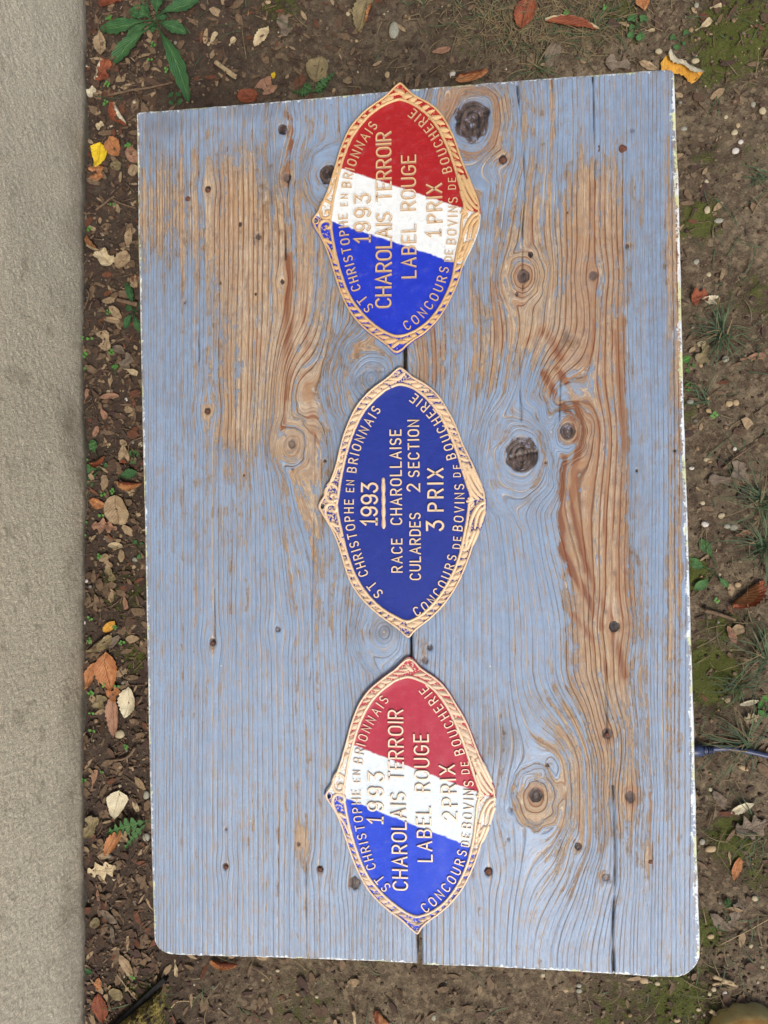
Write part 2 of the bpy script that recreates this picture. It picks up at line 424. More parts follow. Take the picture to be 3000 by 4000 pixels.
# ---------------------------------------------------------------- table
S = 1 / 3905.0                               # metres on the table top for one photograph pixel
KN = [  # x, y, radius, darkness, ring radius for the grain
 (1103, 505, 20, 1.0, 34), (1122, 693, 17, .95, 22), (812, 738, 13, .95, 18), (1280, 680, 36, 1.0, 50), (1010, 925, 14, .55, 0), (938, 875, 8, .9, 0),
 (1102, 1100, 10, .7, 14), (998, 1148, 6, .9, 0), (860, 1105, 6, .9, 0), (722, 1180, 6, .9, 0), (810, 1605, 16, .62, 24), (1140, 1735, 20, .50, 46),
 (952, 1857, 5, 1, 0), (1142, 1833, 5, 1, 0), (1268, 1800, 7, .9, 0), (1085, 2458, 14, .6, 20), (830, 2510, 15, .9, 22), (1500, 2470, 40, 0, 60),
 (1450, 1480, 34, 0, 85), (882, 3240, 8, .6, 0), (880, 3385, 13, .95, 16), (1165, 3298, 8, .8, 0), (1250, 3395, 14, .9, 20), (1385, 3450, 24, .8, 30),
 (1845, 470, 74, .95, 92), (1965, 622, 17, 1, 24), (2470, 508, 11, .5, 0), (2073, 993, 11, 1, 0), (2045, 1078, 24, 1, 46), (2317, 1075, 18, .62, 26), (2450, 962, 9, .7, 0),
 (2018, 1148, 7, .9, 0), (2217, 830, 5, .7, 0), (2040, 1778, 66, .92, 90), (2217, 1685, 29, 1, 44), (2132, 1808, 6, .8, 0), (2400, 2447, 20, 1, 30),
 (1680, 2530, 15, .6, 0), (1660, 2580, 15, .55, 0), (2372, 2868, 22, .62, 30), (2095, 3108, 27, 1, 46), (1993, 3163, 13, .5, 20), (2137, 2990, 8, .9, 14), (2462, 3115, 22, .72, 30),
 (2259, 3307, 14, 1, 22), (2367, 3430, 17, .62, 26), (1908, 3404, 17, .9, 24), (1985, 3278, 6, .6, 0), (2487, 1838, 5, .9, 0), (2637, 1760, 7, .8, 0)]
BARE = [(850, 860, 330, 330, .62), (1050, 1080, 190, 420, .50), (1000, 1400, 230, 230, .42), (1350, 1200, 150, 300, .42), (950, 1680, 150, 150, .60), (1180, 1600, 110, 280, .45),
 (1250, 1950, 80, 280, .48), (620, 800, 110, 260, .42), (1330, 2350, 100, 220, .42), (1030, 3230, 110, 100, .42), (1180, 3280, 45, 75, .8), (1100, 3500, 120, 200, .12), (860, 2000, 200, 160, .15),
 (780, 440, 260, 90, -.10), (700, 1250, 140, 140, -.30), (620, 1500, 90, 500, -.2),
 (1760, 400, 130, 130, .35), (1960, 470, 50, 150, .5), (2330, 900, 200, 260, .62), (2050, 1000, 170, 330, .60), (2120, 1330, 230, 220, .62), (1690, 1400, 90, 220, .62), (2350, 1750, 120, 600, .62), (2300, 2150, 110, 380, .62),
 (2390, 2500, 120, 330, .58), (2280, 2900, 170, 300, .50), (2230, 3250, 200, 260, .36), (2640, 1500, 35, 900, .5), (2610, 2600, 40, 700, .42), (2640, 900, 35, 350, .5), (1680, 2600, 50, 150, .45),
 (2070, 3150, 75, 75, .9), (2455, 3110, 60, 160, .5), (2535, 3350, 30, 60, .8), (2330, 700, 60, 120, .4), (1950, 2950, 110, 120, .2), (1900, 1420, 60, 200, .2),
 (2520, 1250, 60, 420, -.55), (2540, 1800, 60, 500, -.5), (1860, 2250, 260, 420, -.32), (1900, 1850, 160, 200, -.2), (2250, 480, 160, 180, -.12), (2500, 450, 100, 200, -.2), (2040, 1500, 50, 160, -.3), (2150, 3650, 300, 130, -.2), (2600, 3600, 100, 200, -.15),
 (2160, 400, 22, 160, .6), (2060, 480, 22, 120, .5)]
STAIN_SHADE = [(1060, 750, 130, 350, .45), (1350, 1350, 200, 200, .4), (2150, 900, 200, 200, .3), (2450, 2000, 120, 700, .35), (1250, 2100, 120, 250, .3), (2150, 2750, 250, 150, .3), (600, 560, 100, 200, .35), (640, 480, 160, 90, .5), (1000, 430, 300, 60, .45), (1900, 340, 500, 50, .35), (2250, 360, 120, 60, .2), (2450, 1350, 200, 300, .25), (560, 1500, 20, 2500, .3), (1850, 2750, 200, 120, .35), (720, 780, 120, 250, .35), (1010, 930, 60, 50, .6), (690, 470, 300, 60, .35), (1420, 1490, 110, 80, .5), (1840, 470, 130, 120, .45), (2230, 1330, 70, 60, .6), (1960, 860, 60, 60, .5), (1950, 2890, 110, 110, .6),  # dirt patches; those along the top end also paint in its weaker light
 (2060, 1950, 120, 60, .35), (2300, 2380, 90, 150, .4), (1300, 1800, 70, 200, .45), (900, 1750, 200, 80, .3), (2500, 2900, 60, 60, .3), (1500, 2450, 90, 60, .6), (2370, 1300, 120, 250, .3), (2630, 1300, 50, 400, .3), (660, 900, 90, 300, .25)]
RESIN = [((2330, 1000), (2370, 1500), (2390, 2000), (2420, 2400), 130, .26), ((900, 700), (1000, 1100), 120, .16), ((1108, 440), (1140, 470), (1135, 600), (1118, 690), 16, .9), ((1125, 1010), (1125, 1300), (1120, 1550), 22, 1.0), ((1190, 1480), (1225, 1650), (1225, 1850), 18, .8), ((1180, 1100), (1200, 1400), 14, .6),
 ((1110, 1560), (1105, 1680), 10, .9), ((1340, 1500), (1330, 1600), 30, .7), ((1010, 1300), (1020, 1450), 20, .5),
 ((2070, 1330), (2110, 1290), (2150, 1320), (2190, 1400), 20, .9), ((2125, 1460), (2180, 1560), (2240, 1640), (2250, 1720), 14, 1.1), ((2180, 1440), (2250, 1560), (2275, 1680), (2240, 1850), (2235, 1980), (2270, 2120), (2290, 2230), 13, 1.2),
 ((2205, 1790), (2195, 1950), (2195, 2150), (2230, 2220), (2300, 2340), (2350, 2450), 14, 1.2), ((2290, 2200), (2340, 2330), (2390, 2430), (2440, 2640), 14, .9), ((2240, 2400), (2320, 2500), (2380, 2640), 14, .7), ((2320, 1250), (2330, 1450), (2350, 1700), (2360, 2050), (2410, 2300), 12, .9),
 ((2400, 1300), (2420, 1500), (2440, 1750), 20, .7), ((2440, 1250), (2480, 1500), (2500, 1700), 16, .6), ((2260, 3000), (2270, 3280), 9, .9), ((2330, 720), (2340, 1000), 30, .4), ((2560, 1450), (2560, 1800), 12, .3), ((1700, 1300), (1700, 1460), 45, .5),
 ((2080, 850), (2060, 1000), 12, .6), ((1960, 1350), (1945, 1250), (1945, 1100), 22, .45), ((2250, 3420), (2210, 3480), (2180, 3470), 22, .35), ((2540, 3100), (2540, 3340), 7, .6), ((2040, 1120), (2030, 1180), 16, .8)]
CRACK = [((1378, 1530), (1392, 1475), (1430, 1450), (1500, 1446), 3), ((1400, 1540), (1440, 1520), (1500, 1500), 3), ((2020, 330), (2045, 600), (2050, 760), (2040, 900), (2040, 1050), 4), ((2042, 1110), (2030, 1300), (2030, 1500), (2035, 1640), 3), ((2152, 300), (2165, 420), (2170, 560), (2180, 800), 2), ((2315, 285), (2318, 400), (2320, 560), 4),
 ((2325, 620), (2322, 760), 2), ((2365, 2600), (2372, 2850), (2378, 2980), 3), ((2395, 3070), (2403, 3350), (2400, 3500), 4), ((2400, 3500), (2393, 3650), (2398, 3812), 5.5), ((2190, 1480), (2185, 1640), 3), ((2040, 1725), (2042, 1770), (2035, 1830), 3), ((1990, 1790), (2040, 1775), (2095, 1765), 3), ((1850, 420), (1842, 540), 3), ((1780, 480), (1900, 455), 3),
 ((1125, 700), (1118, 800), (1115, 900), (1114, 1010), 4), ((1195, 3370), (1193, 3500), (1195, 3740), 3), ((1228, 1700), (1220, 2250), (1210, 2650), 2), ((835, 2300), (838, 2490), 3), ((775, 1250), (775, 1450), 3), ((1165, 2420), (1160, 2700), 2),
 ((2350, 1120), (2345, 1500), 1)]

def fields(X, Y):
    """Wear, stains, painted dimming and grain of the boards at world X, Y (arrays)."""
    mm = 1000.0
    w = lambda a, b: P(a, b)
    gx_ = X * mm
    g = gx_ + 2.5 * vn(X * 14, Y * 3, 71) + 1.2 * vn(X * 50, Y * 7, 73)
    for xc, a, k in ((620, 120, .8), (1450, 90, .7), (2560, 90, .5)):
        c = P(xc, 2000); g = g + k * a * S * mm * np.tanh((X - c.x) / (a * S))
    def ridge(xc, a, B, y0, y1, y2, y3):
        c = P(xc, (y1 + y2) / 2); Yp = lambda v: P(xc, v).y
        e = sstep(Y, Yp(y0), Yp(y1)) * (1 - sstep(Y, Yp(y2), Yp(y3)))
        return B * np.exp(-((X - c.x) / (a * S)) ** 2) * e
    g = g + ridge(1150, 90, 34, 1200, 1560, 1600, 2500) - ridge(2230, 170, 44, 2600, 3000, 3200, 3760) + ridge(2160, 130, 46, 1250, 1600, 1650, 2500)
    for (a, b, r, d, rr) in KN:
        c = P(a, b)
        if rr <= 0: continue
        dx, dy = X - c.x, Y - c.y; q = rr * S
        g = g - .9 * q * mm * np.tanh(dx / (1.2 * q)) * np.exp(-(dy / (3.2 * q)) ** 2 - (dx / (3.2 * q)) ** 2)
        if rr >= 40:
            rho = np.sqrt(dx ** 2 + (dy / 1.35) ** 2) * (1 + .10 * vn(dx / q * 1.4 + 9, dy / q * 1.4, 77))
            wgt = 1 - sstep(rho, .9 * q, 2.4 * q)
            g = g * (1 - wgt) + (c.x * mm + 1.25 * rho * mm + 2 * vn(X * 60, Y * 60, 79)) * wgt
    phase = (g + 1.6 * vn(g * .14, Y * 1.5, 85)) / 5.5
    r1 = vn(g / 5.2, g * 0 + .5, 81) * .6 + vn(g / 2.1, g * 0 + Y * 2.0, 83) * .4
    ring = .5 + .5 * r1
    bare = np.full_like(X, -.27) - .06 * sstep(Y, -.1, -.4) + .10 * vn(X * 9, Y * 3.5, 99)
    for a, b, rx, ry, k in BARE:
        c = P(a, b); bare = bare + k * np.exp(-(((X - c.x) / (rx * S)) ** 2) ** 1.1 - (((Y - c.y) / (ry * S)) ** 2) ** 1.1)
    bare = np.clip(bare, -.75, .62)
    stain_shade = .16 * sstep(Y, -.05, .30) + .06 + .10 * vn(X * 11, Y * 5, 101)  # grime plus painted dimming of the top end, where light is weaker
    for a, b, rx, ry, k in STAIN_SHADE:
        c = P(a, b); stain_shade = np.maximum(stain_shade, k * np.exp(-((X - c.x) / (rx * S)) ** 2 - ((Y - c.y) / (ry * S)) ** 2))
    def dist(pts):
        Q = PN(pts); D = np.full_like(X, 9.0)
        for (p, q) in zip(Q[:-1], Q[1:]):
            e = q - p; t = np.clip(((X - p[0]) * e[0] + (Y - p[1]) * e[1]) / (e @ e), 0, 1)
            D = np.minimum(D, np.hypot(X - p[0] - t * e[0], Y - p[1] - t * e[1]))
        return D
    wob = .0012 * vn(X * 90, Y * 90, 91)
    resin = np.zeros_like(X)
    for row in RESIN:
        pts, wd, k = row[:-2], row[-2], row[-1]
        resin = np.maximum(resin, k * np.exp(-((dist(pts) + wob) / (wd * S)) ** 2))
    bare = np.maximum(bare, bare + np.clip(resin, 0, 1) * .5)
    crack = np.zeros_like(X); cdep = np.zeros_like(X)
    for row in CRACK:
        pts, wd = row[:-1], row[-1]
        e = np.exp(-((np.abs(dist(pts) + .0007 * vn(X * 60, Y * 60, 93))) / (max(wd * .8, 2.3) * S)) ** 2)
        crack = np.maximum(crack, e * min(1, .16 + .135 * wd)); cdep = np.maximum(cdep, e * wd / 7)
    knot = np.zeros_like(X); kdep = np.zeros_like(X)
    for (a, b, r, d, rr) in KN:
        if d <= 0: continue
        c = P(a, b); q = r * S
        ang = np.arctan2(Y - c.y, X - c.x)
        rho = np.hypot(X - c.x, (Y - c.y) * .88) / q * (1 + .12 * vn(np.cos(ang) * 2 + a, np.sin(ang) * 2 + b, 95))
        e = 1 - sstep(rho, .75, 1.15)
        knot = np.maximum(knot, e * d); kdep = np.maximum(kdep, e * (d if r < 40 else .08))
        halo = np.exp(-((rho - 1.25) / .55) ** 2) * (.8 if rr > 0 else .3)
        resin = np.maximum(resin, halo * d * .6)
        if d > .6: bare = bare + .28 * np.exp(-((rho - 1.2) / .6) ** 2)
    fr = np.abs(phase - np.floor(phase) - .5) * 5.5
    dz = -.0003 * sstep(ring, .45, .75) - .0003 * np.exp(-(fr / .8) ** 2) * (.5 + .5 * vn(np.floor(phase) * 7.3, Y * 6, 87)) - .0045 * cdep - .0014 * kdep + .0004 * vn(X * 25, Y * 8, 97)
    return dict(grain=g, phase=phase, ring=ring, bare=bare, stain_shade=np.clip(stain_shade, 0, 1), resin=np.clip(resin, 0, 1), crack=np.clip(crack, 0, 1), knot=knot), dz

def interp_edge(pts, y):
    Q = PN(pts); o = np.argsort(Q[:, 1]); return np.interp(y, Q[o, 1], Q[o, 0])

def plank(parent, Lp, Rp, Tp, Bp, round_l, round_r, outer_l, outer_r, nxs, nys, seed):
    """One sawn board: Lp/Rp its side edges, Tp/Bp its ends (photograph points)."""
    s_ = np.linspace(0, 1, nxs); t_ = np.linspace(0, 1, nys)
    s_ = .5 - .5 * np.cos(math.pi * s_) * .35 + (s_ - .5) * .65 if False else s_
    Sg, Tg = np.meshgrid(s_, t_)
    TQ, BQ = PN(Tp), PN(Bp)
    yr = TQ[:, 1].mean() * (1 - Tg) + BQ[:, 1].mean() * Tg
    Y = yr.copy()
    for _ in range(3):
        XL = interp_edge(Lp, Y); XR = interp_edge(Rp, Y)
        X = XL * (1 - Sg) + XR * Sg
        YT = np.interp(X, TQ[:, 0], TQ[:, 1]); YB = np.interp(X, BQ[:, 0], BQ[:, 1])
        for flag, rr, xe, sg in ((round_l, round_l, XL, 1), (round_r, round_r, XR, -1)):
            if not flag: continue
            d = np.clip((X - xe) * sg, 0, rr); YB = YB + (rr - np.sqrt(np.maximum(rr ** 2 - (rr - d) ** 2, 0)))
            r2 = rr * .22; d = np.clip((X - xe) * sg, 0, r2); YT = YT - (r2 - np.sqrt(np.maximum(r2 ** 2 - (r2 - d) ** 2, 0)))
        Y = YT * (1 - Tg) + YB * Tg
    X = X + .0006 * vn(Y * 40, Y * 0 + seed, 5) * (1 - Sg) + .0006 * vn(Y * 40, Y * 0 + seed, 6) * Sg
    Y = Y + .0007 * vn(X * 130, X * 0 + seed, 7) * (1 - Tg) + .0009 * vn(X * 130, X * 0, 8 + seed) * Tg
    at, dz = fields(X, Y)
    dl, dr = (X - XL) , (XR - X); dt, db = YT - Y, Y - YB
    em = np.minimum(np.minimum(dl if outer_l else 9., dr if outer_r else 9.), np.minimum(dt, db))
    em = np.maximum(em, 0)
    allm = np.minimum(np.minimum(dl, dr), np.minimum(dt, db)); allm = np.maximum(allm, 0)
    at['edge'] = np.minimum(np.minimum(np.minimum(np.where(outer_r, dr * .65, 9.), dl if outer_l else 9.), np.minimum(dt, db)).clip(0) * 1000, 30)
    rb = .0022
    drop = np.where(allm < rb, rb - np.sqrt(np.maximum(rb ** 2 - (rb - allm) ** 2, 0)), 0)
    Z = HT + dz * sstep(allm, 0, .002) - drop
    c0 = np.array([X.mean(), Y.mean(), HT])
    V = np.stack([X.ravel(), Y.ravel(), Z.ravel()], 1)
    F = gridfaces(nys, nxs)[:, ::-1]
    idx = np.arange(nys * nxs).reshape(nys, nxs)
    rim = np.concatenate([idx[0, :-1], idx[:-1, -1], idx[-1, :0:-1], idx[:0:-1, 0]])
    n0 = len(V); m = len(rim)
    Vb = V[rim].copy(); Vb[:, 2] = HT - .032
    cen = V[rim].mean(0); Vc = Vb.copy(); Vc[:, :2] = cen[:2] + (Vb[:, :2] - cen[:2]) * .5
    V = np.vstack([V, Vb, Vc])
    k = np.arange(m); k2 = (k + 1) % m
    F = np.vstack([F, np.stack([rim[k], rim[k2], n0 + k2, n0 + k], 1), np.stack([n0 + k, n0 + k2, n0 + m + k2, n0 + m + k], 1)])
    attrs = {}
    for kk, a in at.items():
        a = np.asarray(a) * np.ones_like(X); r_ = a.ravel()[rim]
        if kk == 'edge' : r_ = np.minimum(r_, 2.0)
        attrs[kk] = np.concatenate([a.ravel(), r_, r_])
    return obj('plank', meshdata('plank', V - c0, F, [M['wood']], attrs=attrs), parent, loc=c0 - np.array(parent.location))

tc = P(1640, 2010)
table = empty('garden_table', (tc.x, tc.y, 0), 'weathered wooden table with flaking blue grey paint under the three plaques', 'table')
plankL = plank(table, [(532, 430), (541, 1000), (549, 1400), (563, 2000), (571, 2400), (580, 2900), (591, 3350), (603, 3735)],
               [(1553, 340), (1572, 1400), (1600, 2520), (1630, 3775)],
               [(500, 440), (535, 437), (1000, 401), (1560, 350), (1600, 347)], [(560, 3722), (700, 3733), (1100, 3744), (1500, 3759), (1660, 3768)],
               66 * S, 0, True, False, 350, 560, 1)
plankR = plank(table, [(1571, 340), (1590, 1400), (1612, 2520), (1651, 3785)],
               [(2634, 255), (2650, 700), (2660, 1080), (2668, 1400), (2676, 1700), (2687, 2000), (2701, 2500), (2713, 2900), (2724, 3350), (2741, 3850)],
               [(1540, 350), (1600, 346), (2100, 306), (2634, 266), (2680, 262)], [(1600, 3770), (1900, 3779), (2300, 3802), (2560, 3819), (2760, 3822)],
               0, 105 * S, False, True, 350, 560, 2)

def local(o, v):
    """World point -> coordinates under parent o (parents here are only translated)."""
    w = Vector(o.location)
    if o.parent is not None: w += Vector(o.parent.location)
    return Vector(v) - w

def box(x0, x1, y0, y1, z0, z1, b=.003):
    V = []; 
    for z, i in ((z0, b), (z0 + b, 0), (z1 - b, 0), (z1, b)):
        V += [(x0 + i, y0 + i, z), (x1 - i, y0 + i, z), (x1 - i, y1 - i, z), (x0 + i, y1 - i, z)]
    F = [(3, 2, 1, 0), (12, 13, 14, 15)]
    for l in range(3):
        for k in range(4): F.append((l * 4 + k, l * 4 + (k + 1) % 4, l * 4 + 4 + (k + 1) % 4, l * 4 + 4 + k))
    return np.array(V, float), F

hx, hy = .205, .365
for sx in (-1, 1):
    for sy in (-1, 1):
        V, F = box(-.024, .024, -.024, .024, 0, HT - .034)
        lx, ly = tc.x + sx * hx, tc.y + sy * hy
        obj('leg', meshdata('leg', V, F, [M['raw']], smooth=False), table, loc=(sx * hx, sy * hy, gz(lx, ly) - .008))
for sx in (-1, 1):
    V, F = box(-.011, .011, -hy + .026, hy - .026, HT - .10, HT - .034)
    obj('rail', meshdata('rail', V, F, [M['raw']], smooth=False), table, loc=(sx * hx, 0, 0))
for sy in (-1, 1):
    V, F = box(-hx + .026, hx - .026, -.011, .011, HT - .10, HT - .034)
    obj('rail', meshdata('rail', V, F, [M['raw']], smooth=False), table, loc=(0, sy * hy, 0))

M['rust'] = mat_plain('rusty_nail', lin(74, 48, 40), .75, .2, lin(118, 78, 62), 900, .0004)
def nail(pl, px, py, r, lab=None):
    c = P(px, py); q = r * S; V = []; F = []; n = 14
    prof = [(1.0, -.0022), (1.0, -.0004), (.85, .0001), (.5, .0002)]
    for rr, z in prof:
        for k in range(n):
            a = 2 * math.pi * k / n; w = q * rr * (1 + .06 * math.sin(3 * a + px))
            V.append((w * math.cos(a), w * math.sin(a), z))
    V.append((0, 0, .0001))
    for l in range(len(prof) - 1):
        for k in range(n): F.append((l * n + k, l * n + (k + 1) % n, (l + 1) * n + (k + 1) % n, (l + 1) * n + k))
    for k in range(n): F.append((3 * n + k, 3 * n + (k + 1) % n, 4 * n))
    o = obj('nail_head', meshdata('nail_head', V, F, [M['rust']]), pl, loc=local(pl, c))
    if lab: tag(o, lab)
for p_, a, b, r in ((plankL, 733, 777, 13), (plankL, 811, 742, 9), (plankR, 2337, 580, 17), (plankR, 2433, 580, 16), (plankR, 1965, 624, 12), (plankL, 881, 3388, 8), (plankL, 1250, 3397, 8),
                    (plankR, 1908, 3405, 13), (plankL, 829, 2512, 8), (plankR, 2372, 2872, 9), (plankR, 2542, 3367, 9), (plankL, 810, 1606, 7)):
    nail(p_, a, b, r)

# ---------------------------------------------------------------- plaques
O1 = [(797, 68), (838, 108), (868, 138), (905, 168), (960, 196), (1010, 222), (1060, 258), (1110, 312), (1150, 375), (1185, 445), (1215, 515), (1240, 590), (1265, 665), (1300, 745), (1335, 825), (1365, 900), (1388, 965),
      (1397, 1020), (1397, 1085), (1388, 1160), (1362, 1245), (1325, 1330), (1290, 1400), (1265, 1470), (1240, 1555), (1200, 1650), (1155, 1740), (1105, 1825), (1040, 1905), (970, 1968), (895, 2018), (845, 2058), (805, 2098),
      (765, 2117), (735, 2103), (695, 2062), (635, 2015), (560, 1962), (495, 1905), (435, 1835), (383, 1750), (340, 1650), (302, 1535), (268, 1425), (232, 1330), (190, 1240), (152, 1182), (126, 1130), (132, 1092), (165, 1050),
      (192, 1000), (220, 940), (247, 880), (270, 815), (290, 750), (310, 680), (333, 600), (360, 525), (390, 455), (430, 390), (478, 335), (530, 283), (590, 238), (645, 200), (690, 165), (735, 118), (768, 84)]
I1 = [(800, 218), (900, 250), (1000, 330), (1075, 430), (1132, 545), (1180, 665), (1210, 765), (1235, 865), (1252, 950), (1262, 1010), (1250, 1065), (1238, 1130), (1236, 1220), (1216, 1330), (1200, 1440), (1180, 1555), (1140, 1662),
      (1080, 1770), (1000, 1868), (900, 1938), (800, 1966), (700, 1950), (600, 1890), (500, 1792), (420, 1682), (368, 1560), (330, 1430), (300, 1290), (286, 1130), (291, 1000), (312, 865), (345, 725), (378, 620), (422, 510), (482, 420),
      (555, 332), (645, 262), (725, 228)]
O2 = [(800, 58), (845, 92), (885, 130), (940, 160), (1000, 195), (1055, 240), (1105, 300), (1150, 375), (1195, 455), (1230, 540), (1262, 625), (1300, 700), (1340, 780), (1375, 860), (1405, 935), (1432, 1005), (1443, 1075), (1440, 1150),
      (1420, 1235), (1385, 1320), (1350, 1400), (1320, 1490), (1285, 1580), (1245, 1670), (1195, 1760), (1130, 1850), (1060, 1925), (990, 1985), (930, 2030), (890, 2070), (862, 2105), (830, 2092), (790, 2050), (740, 2010), (670, 1960),
      (600, 1905), (530, 1840), (470, 1770), (420, 1690), (385, 1600), (352, 1490), (320, 1390), (280, 1300), (235, 1225), (195, 1165), (172, 1115), (185, 1075), (215, 1030), (240, 970), (270, 900), (298, 830), (320, 750), (340, 660),
      (365, 570), (395, 490), (430, 410), (475, 335), (530, 270), (590, 215), (660, 165), (710, 125), (750, 85), (775, 64)]
I2 = [(800, 210), (900, 235), (1000, 320), (1080, 420), (1140, 530), (1190, 640), (1225, 745), (1255, 850), (1285, 950), (1310, 1030), (1298, 1080), (1290, 1140), (1280, 1230), (1262, 1340), (1240, 1450), (1205, 1560), (1155, 1665), (1090, 1775),
      (1010, 1870), (930, 1935), (840, 1962), (750, 1930), (650, 1870), (550, 1770), (470, 1650), (415, 1520), (375, 1380), (348, 1240), (335, 1110), (345, 980), (362, 850), (395, 710), (430, 600), (475, 490), (530, 395), (600, 315), (680, 245), (740, 220)]
O3 = [(750, 90), (790, 118), (825, 160), (880, 200), (940, 240), (995, 290), (1045, 355), (1090, 430), (1135, 500), (1175, 575), (1205, 650), (1235, 730), (1270, 815), (1310, 900), (1345, 985), (1375, 1055), (1384, 1120), (1378, 1195), (1355, 1290), (1315, 1380),
      (1280, 1460), (1250, 1550), (1210, 1650), (1165, 1745), (1110, 1830), (1040, 1910), (965, 1975), (890, 2030), (835, 2085), (808, 2130), (775, 2110), (730, 2065), (670, 2010), (600, 1960), (530, 1900), (460, 1825), (405, 1740), (355, 1640), (310, 1525),
      (275, 1420), (245, 1330), (205, 1240), (165, 1180), (125, 1120), (128, 1085), (160, 1040), (190, 985), (215, 925), (240, 855), (262, 780), (285, 700), (308, 610), (335, 525), (370, 440), (410, 375), (460, 315), (520, 265), (585, 215), (640, 175), (690, 125), (720, 98)]
I3 = [(750, 256), (850, 285), (930, 345), (1005, 440), (1060, 545), (1105, 650), (1150, 770), (1185, 880), (1215, 980), (1248, 1075), (1240, 1130), (1225, 1190), (1222, 1280), (1215, 1390), (1195, 1500), (1165, 1610), (1120, 1720), (1060, 1820), (985, 1905),
      (900, 1960), (815, 1980), (730, 1960), (640, 1900), (540, 1810), (450, 1700), (390, 1580), (345, 1450), (305, 1300), (285, 1150), (285, 1020), (305, 870), (335, 745), (370, 630), (415, 520), (475, 420), (550, 340), (640, 275), (700, 258)]

GL = {}
def arc(cx, cy, rx, ry, a0, a1, n=8):
    return [(cx + rx * math.cos(R(a0 + (a1 - a0) * k / n)), cy + ry * math.sin(R(a0 + (a1 - a0) * k / n))) for k in range(n + 1)]
GL['A'] = (.62, [[(0, 0), (.31, 1), (.62, 0)], [(.12, .34), (.5, .34)]])
GL['B'] = (.52, [[(0, 0), (0, 1), (.28, 1)] + arc(.28, .76, .20, .24, 90, -90)[1:] + [(0, .52)], [(.28, .52)] + arc(.28, .26, .24, .26, 90, -90)[1:] + [(0, 0)]])
GL['C'] = (.55, [arc(.28, .70, .28, .30, 25, 180) + arc(.28, .30, .28, .30, 180, 335)])
GL['D'] = (.54, [[(0, 0), (0, 1), (.22, 1)] + arc(.22, .68, .32, .32, 90, 0)[1:] + arc(.22, .32, .32, .32, 0, -90) + [(0, 0)]])
GL['E'] = (.46, [[(.46, 1), (0, 1), (0, 0), (.46, 0)], [(0, .52), (.38, .52)]])
GL['G'] = (.58, [arc(.29, .70, .29, .30, 25, 180) + arc(.29, .30, .29, .30, 180, 350) + [(.58, .46), (.32, .46)]])
GL['H'] = (.54, [[(0, 0), (0, 1)], [(.54, 0), (.54, 1)], [(0, .5), (.54, .5)]])
GL['I'] = (.02, [[(.01, 0), (.01, 1)]])
GL['L'] = (.44, [[(0, 1), (0, 0), (.44, 0)]])
GL['N'] = (.56, [[(0, 0), (0, 1), (.56, 0), (.56, 1)]])
GL['O'] = (.58, [arc(.29, .70, .29, .30, 0, 180) + arc(.29, .30, .29, .30, 180, 360) + [(.58, .70)]])
GL['P'] = (.5, [[(0, 0), (0, 1), (.26, 1)] + arc(.26, .74, .24, .26, 90, -90)[1:] + [(0, .48)]])
GL['R'] = (.54, [[(0, 0), (0, 1), (.28, 1)] + arc(.28, .74, .24, .26, 90, -90)[1:] + [(0, .48)], [(.26, .48), (.54, 0)]])
GL['S'] = (.52, [arc(.26, .75, .25, .25, 35, 270)[0:] + arc(.26, .25, .26, .25, 90, -150)[1:]])
GL['T'] = (.54, [[(0, 1), (.54, 1)], [(.27, 1), (.27, 0)]])
GL['U'] = (.56, [[(0, 1), (0, .3)] + arc(.28, .29, .28, .29, 180, 360) + [(.56, 1)]])
GL['V'] = (.58, [[(0, 1), (.29, 0), (.58, 1)]])
GL['X'] = (.58, [[(0, 0), (.58, 1)], [(0, 1), (.58, 0)]])
GL['1'] = (.34, [[(0, .72), (.2, 1), (.2, 0)], [(.02, 0), (.38, 0)]])
GL['2'] = (.54, [arc(.27, .73, .26, .27, 165, -30) + [(0, 0), (.56, 0)]])
GL['3'] = (.54, [[(.02, 1), (.5, 1), (.22, .60)] + arc(.26, .30, .27, .30, 90, -160)[1:]])
GL['9'] = (.54, [arc(.27, .70, .26, .30, 0, 360, 14) + [(.53, .40)] + arc(.27, .30, .26, .30, 0, -150)])

def glyph_mesh(ch, hw, h, mats):
    """Raised cast stroke letter, cap height 1, centred on its own width and height."""
    wd, strokes = GL[ch]; V = []; F = []; MI = []
    for st in strokes:
        p = np.array(st, float) - [wd / 2, .5]; n = len(p)
        keep = [0] + [i for i in range(1, n) if np.hypot(*(p[i] - p[i - 1])) > 1e-4]; p = p[keep]; n = len(p)
        b0 = len(V)
        d = np.diff(p, axis=0); d /= np.hypot(d[:, 0], d[:, 1])[:, None]
        prof = [(-1.0, 0), (-.72, 1.0), (.72, 1.0), (1.0, 0)]
        closed = np.hypot(*(p[0] - p[-1])) < 1e-3
        for i in range(n):
            if 0 < i < n - 1: a, b = d[i - 1], d[i]
            elif closed: a, b = d[-1], d[0]
            else: a = b = d[min(i, n - 2)]
            na = np.array([-a[1], a[0]]); nb = np.array([-b[1], b[0]]); m = na + nb
            L = np.hypot(*m); m = m / L if L > .35 else na
            k = min(1 / max(m @ na, .45), 2.0)
            q = p[i] + (0 if closed else (-a * hw * .8 if i == 0 else (b * hw * .8 if i == n - 1 else 0)))
            for off, z in prof: V.append((*(q + m * hw * off * k), z * h))
        for i in range(n - 1):
            for j in range(3):
                x = b0 + i * 4 + j; F.append((x, x + 4, x + 5, x + 1)); MI.append(1 if j == 1 else 0)
        if not closed:
            F.append((b0, b0 + 1, b0 + 2, b0 + 3)); MI.append(0)
            e = b0 + (n - 1) * 4; F.append((e + 3, e + 2, e + 1, e)); MI.append(0)
    return meshdata('letter', V, F, mats, smooth=False, mi=MI)

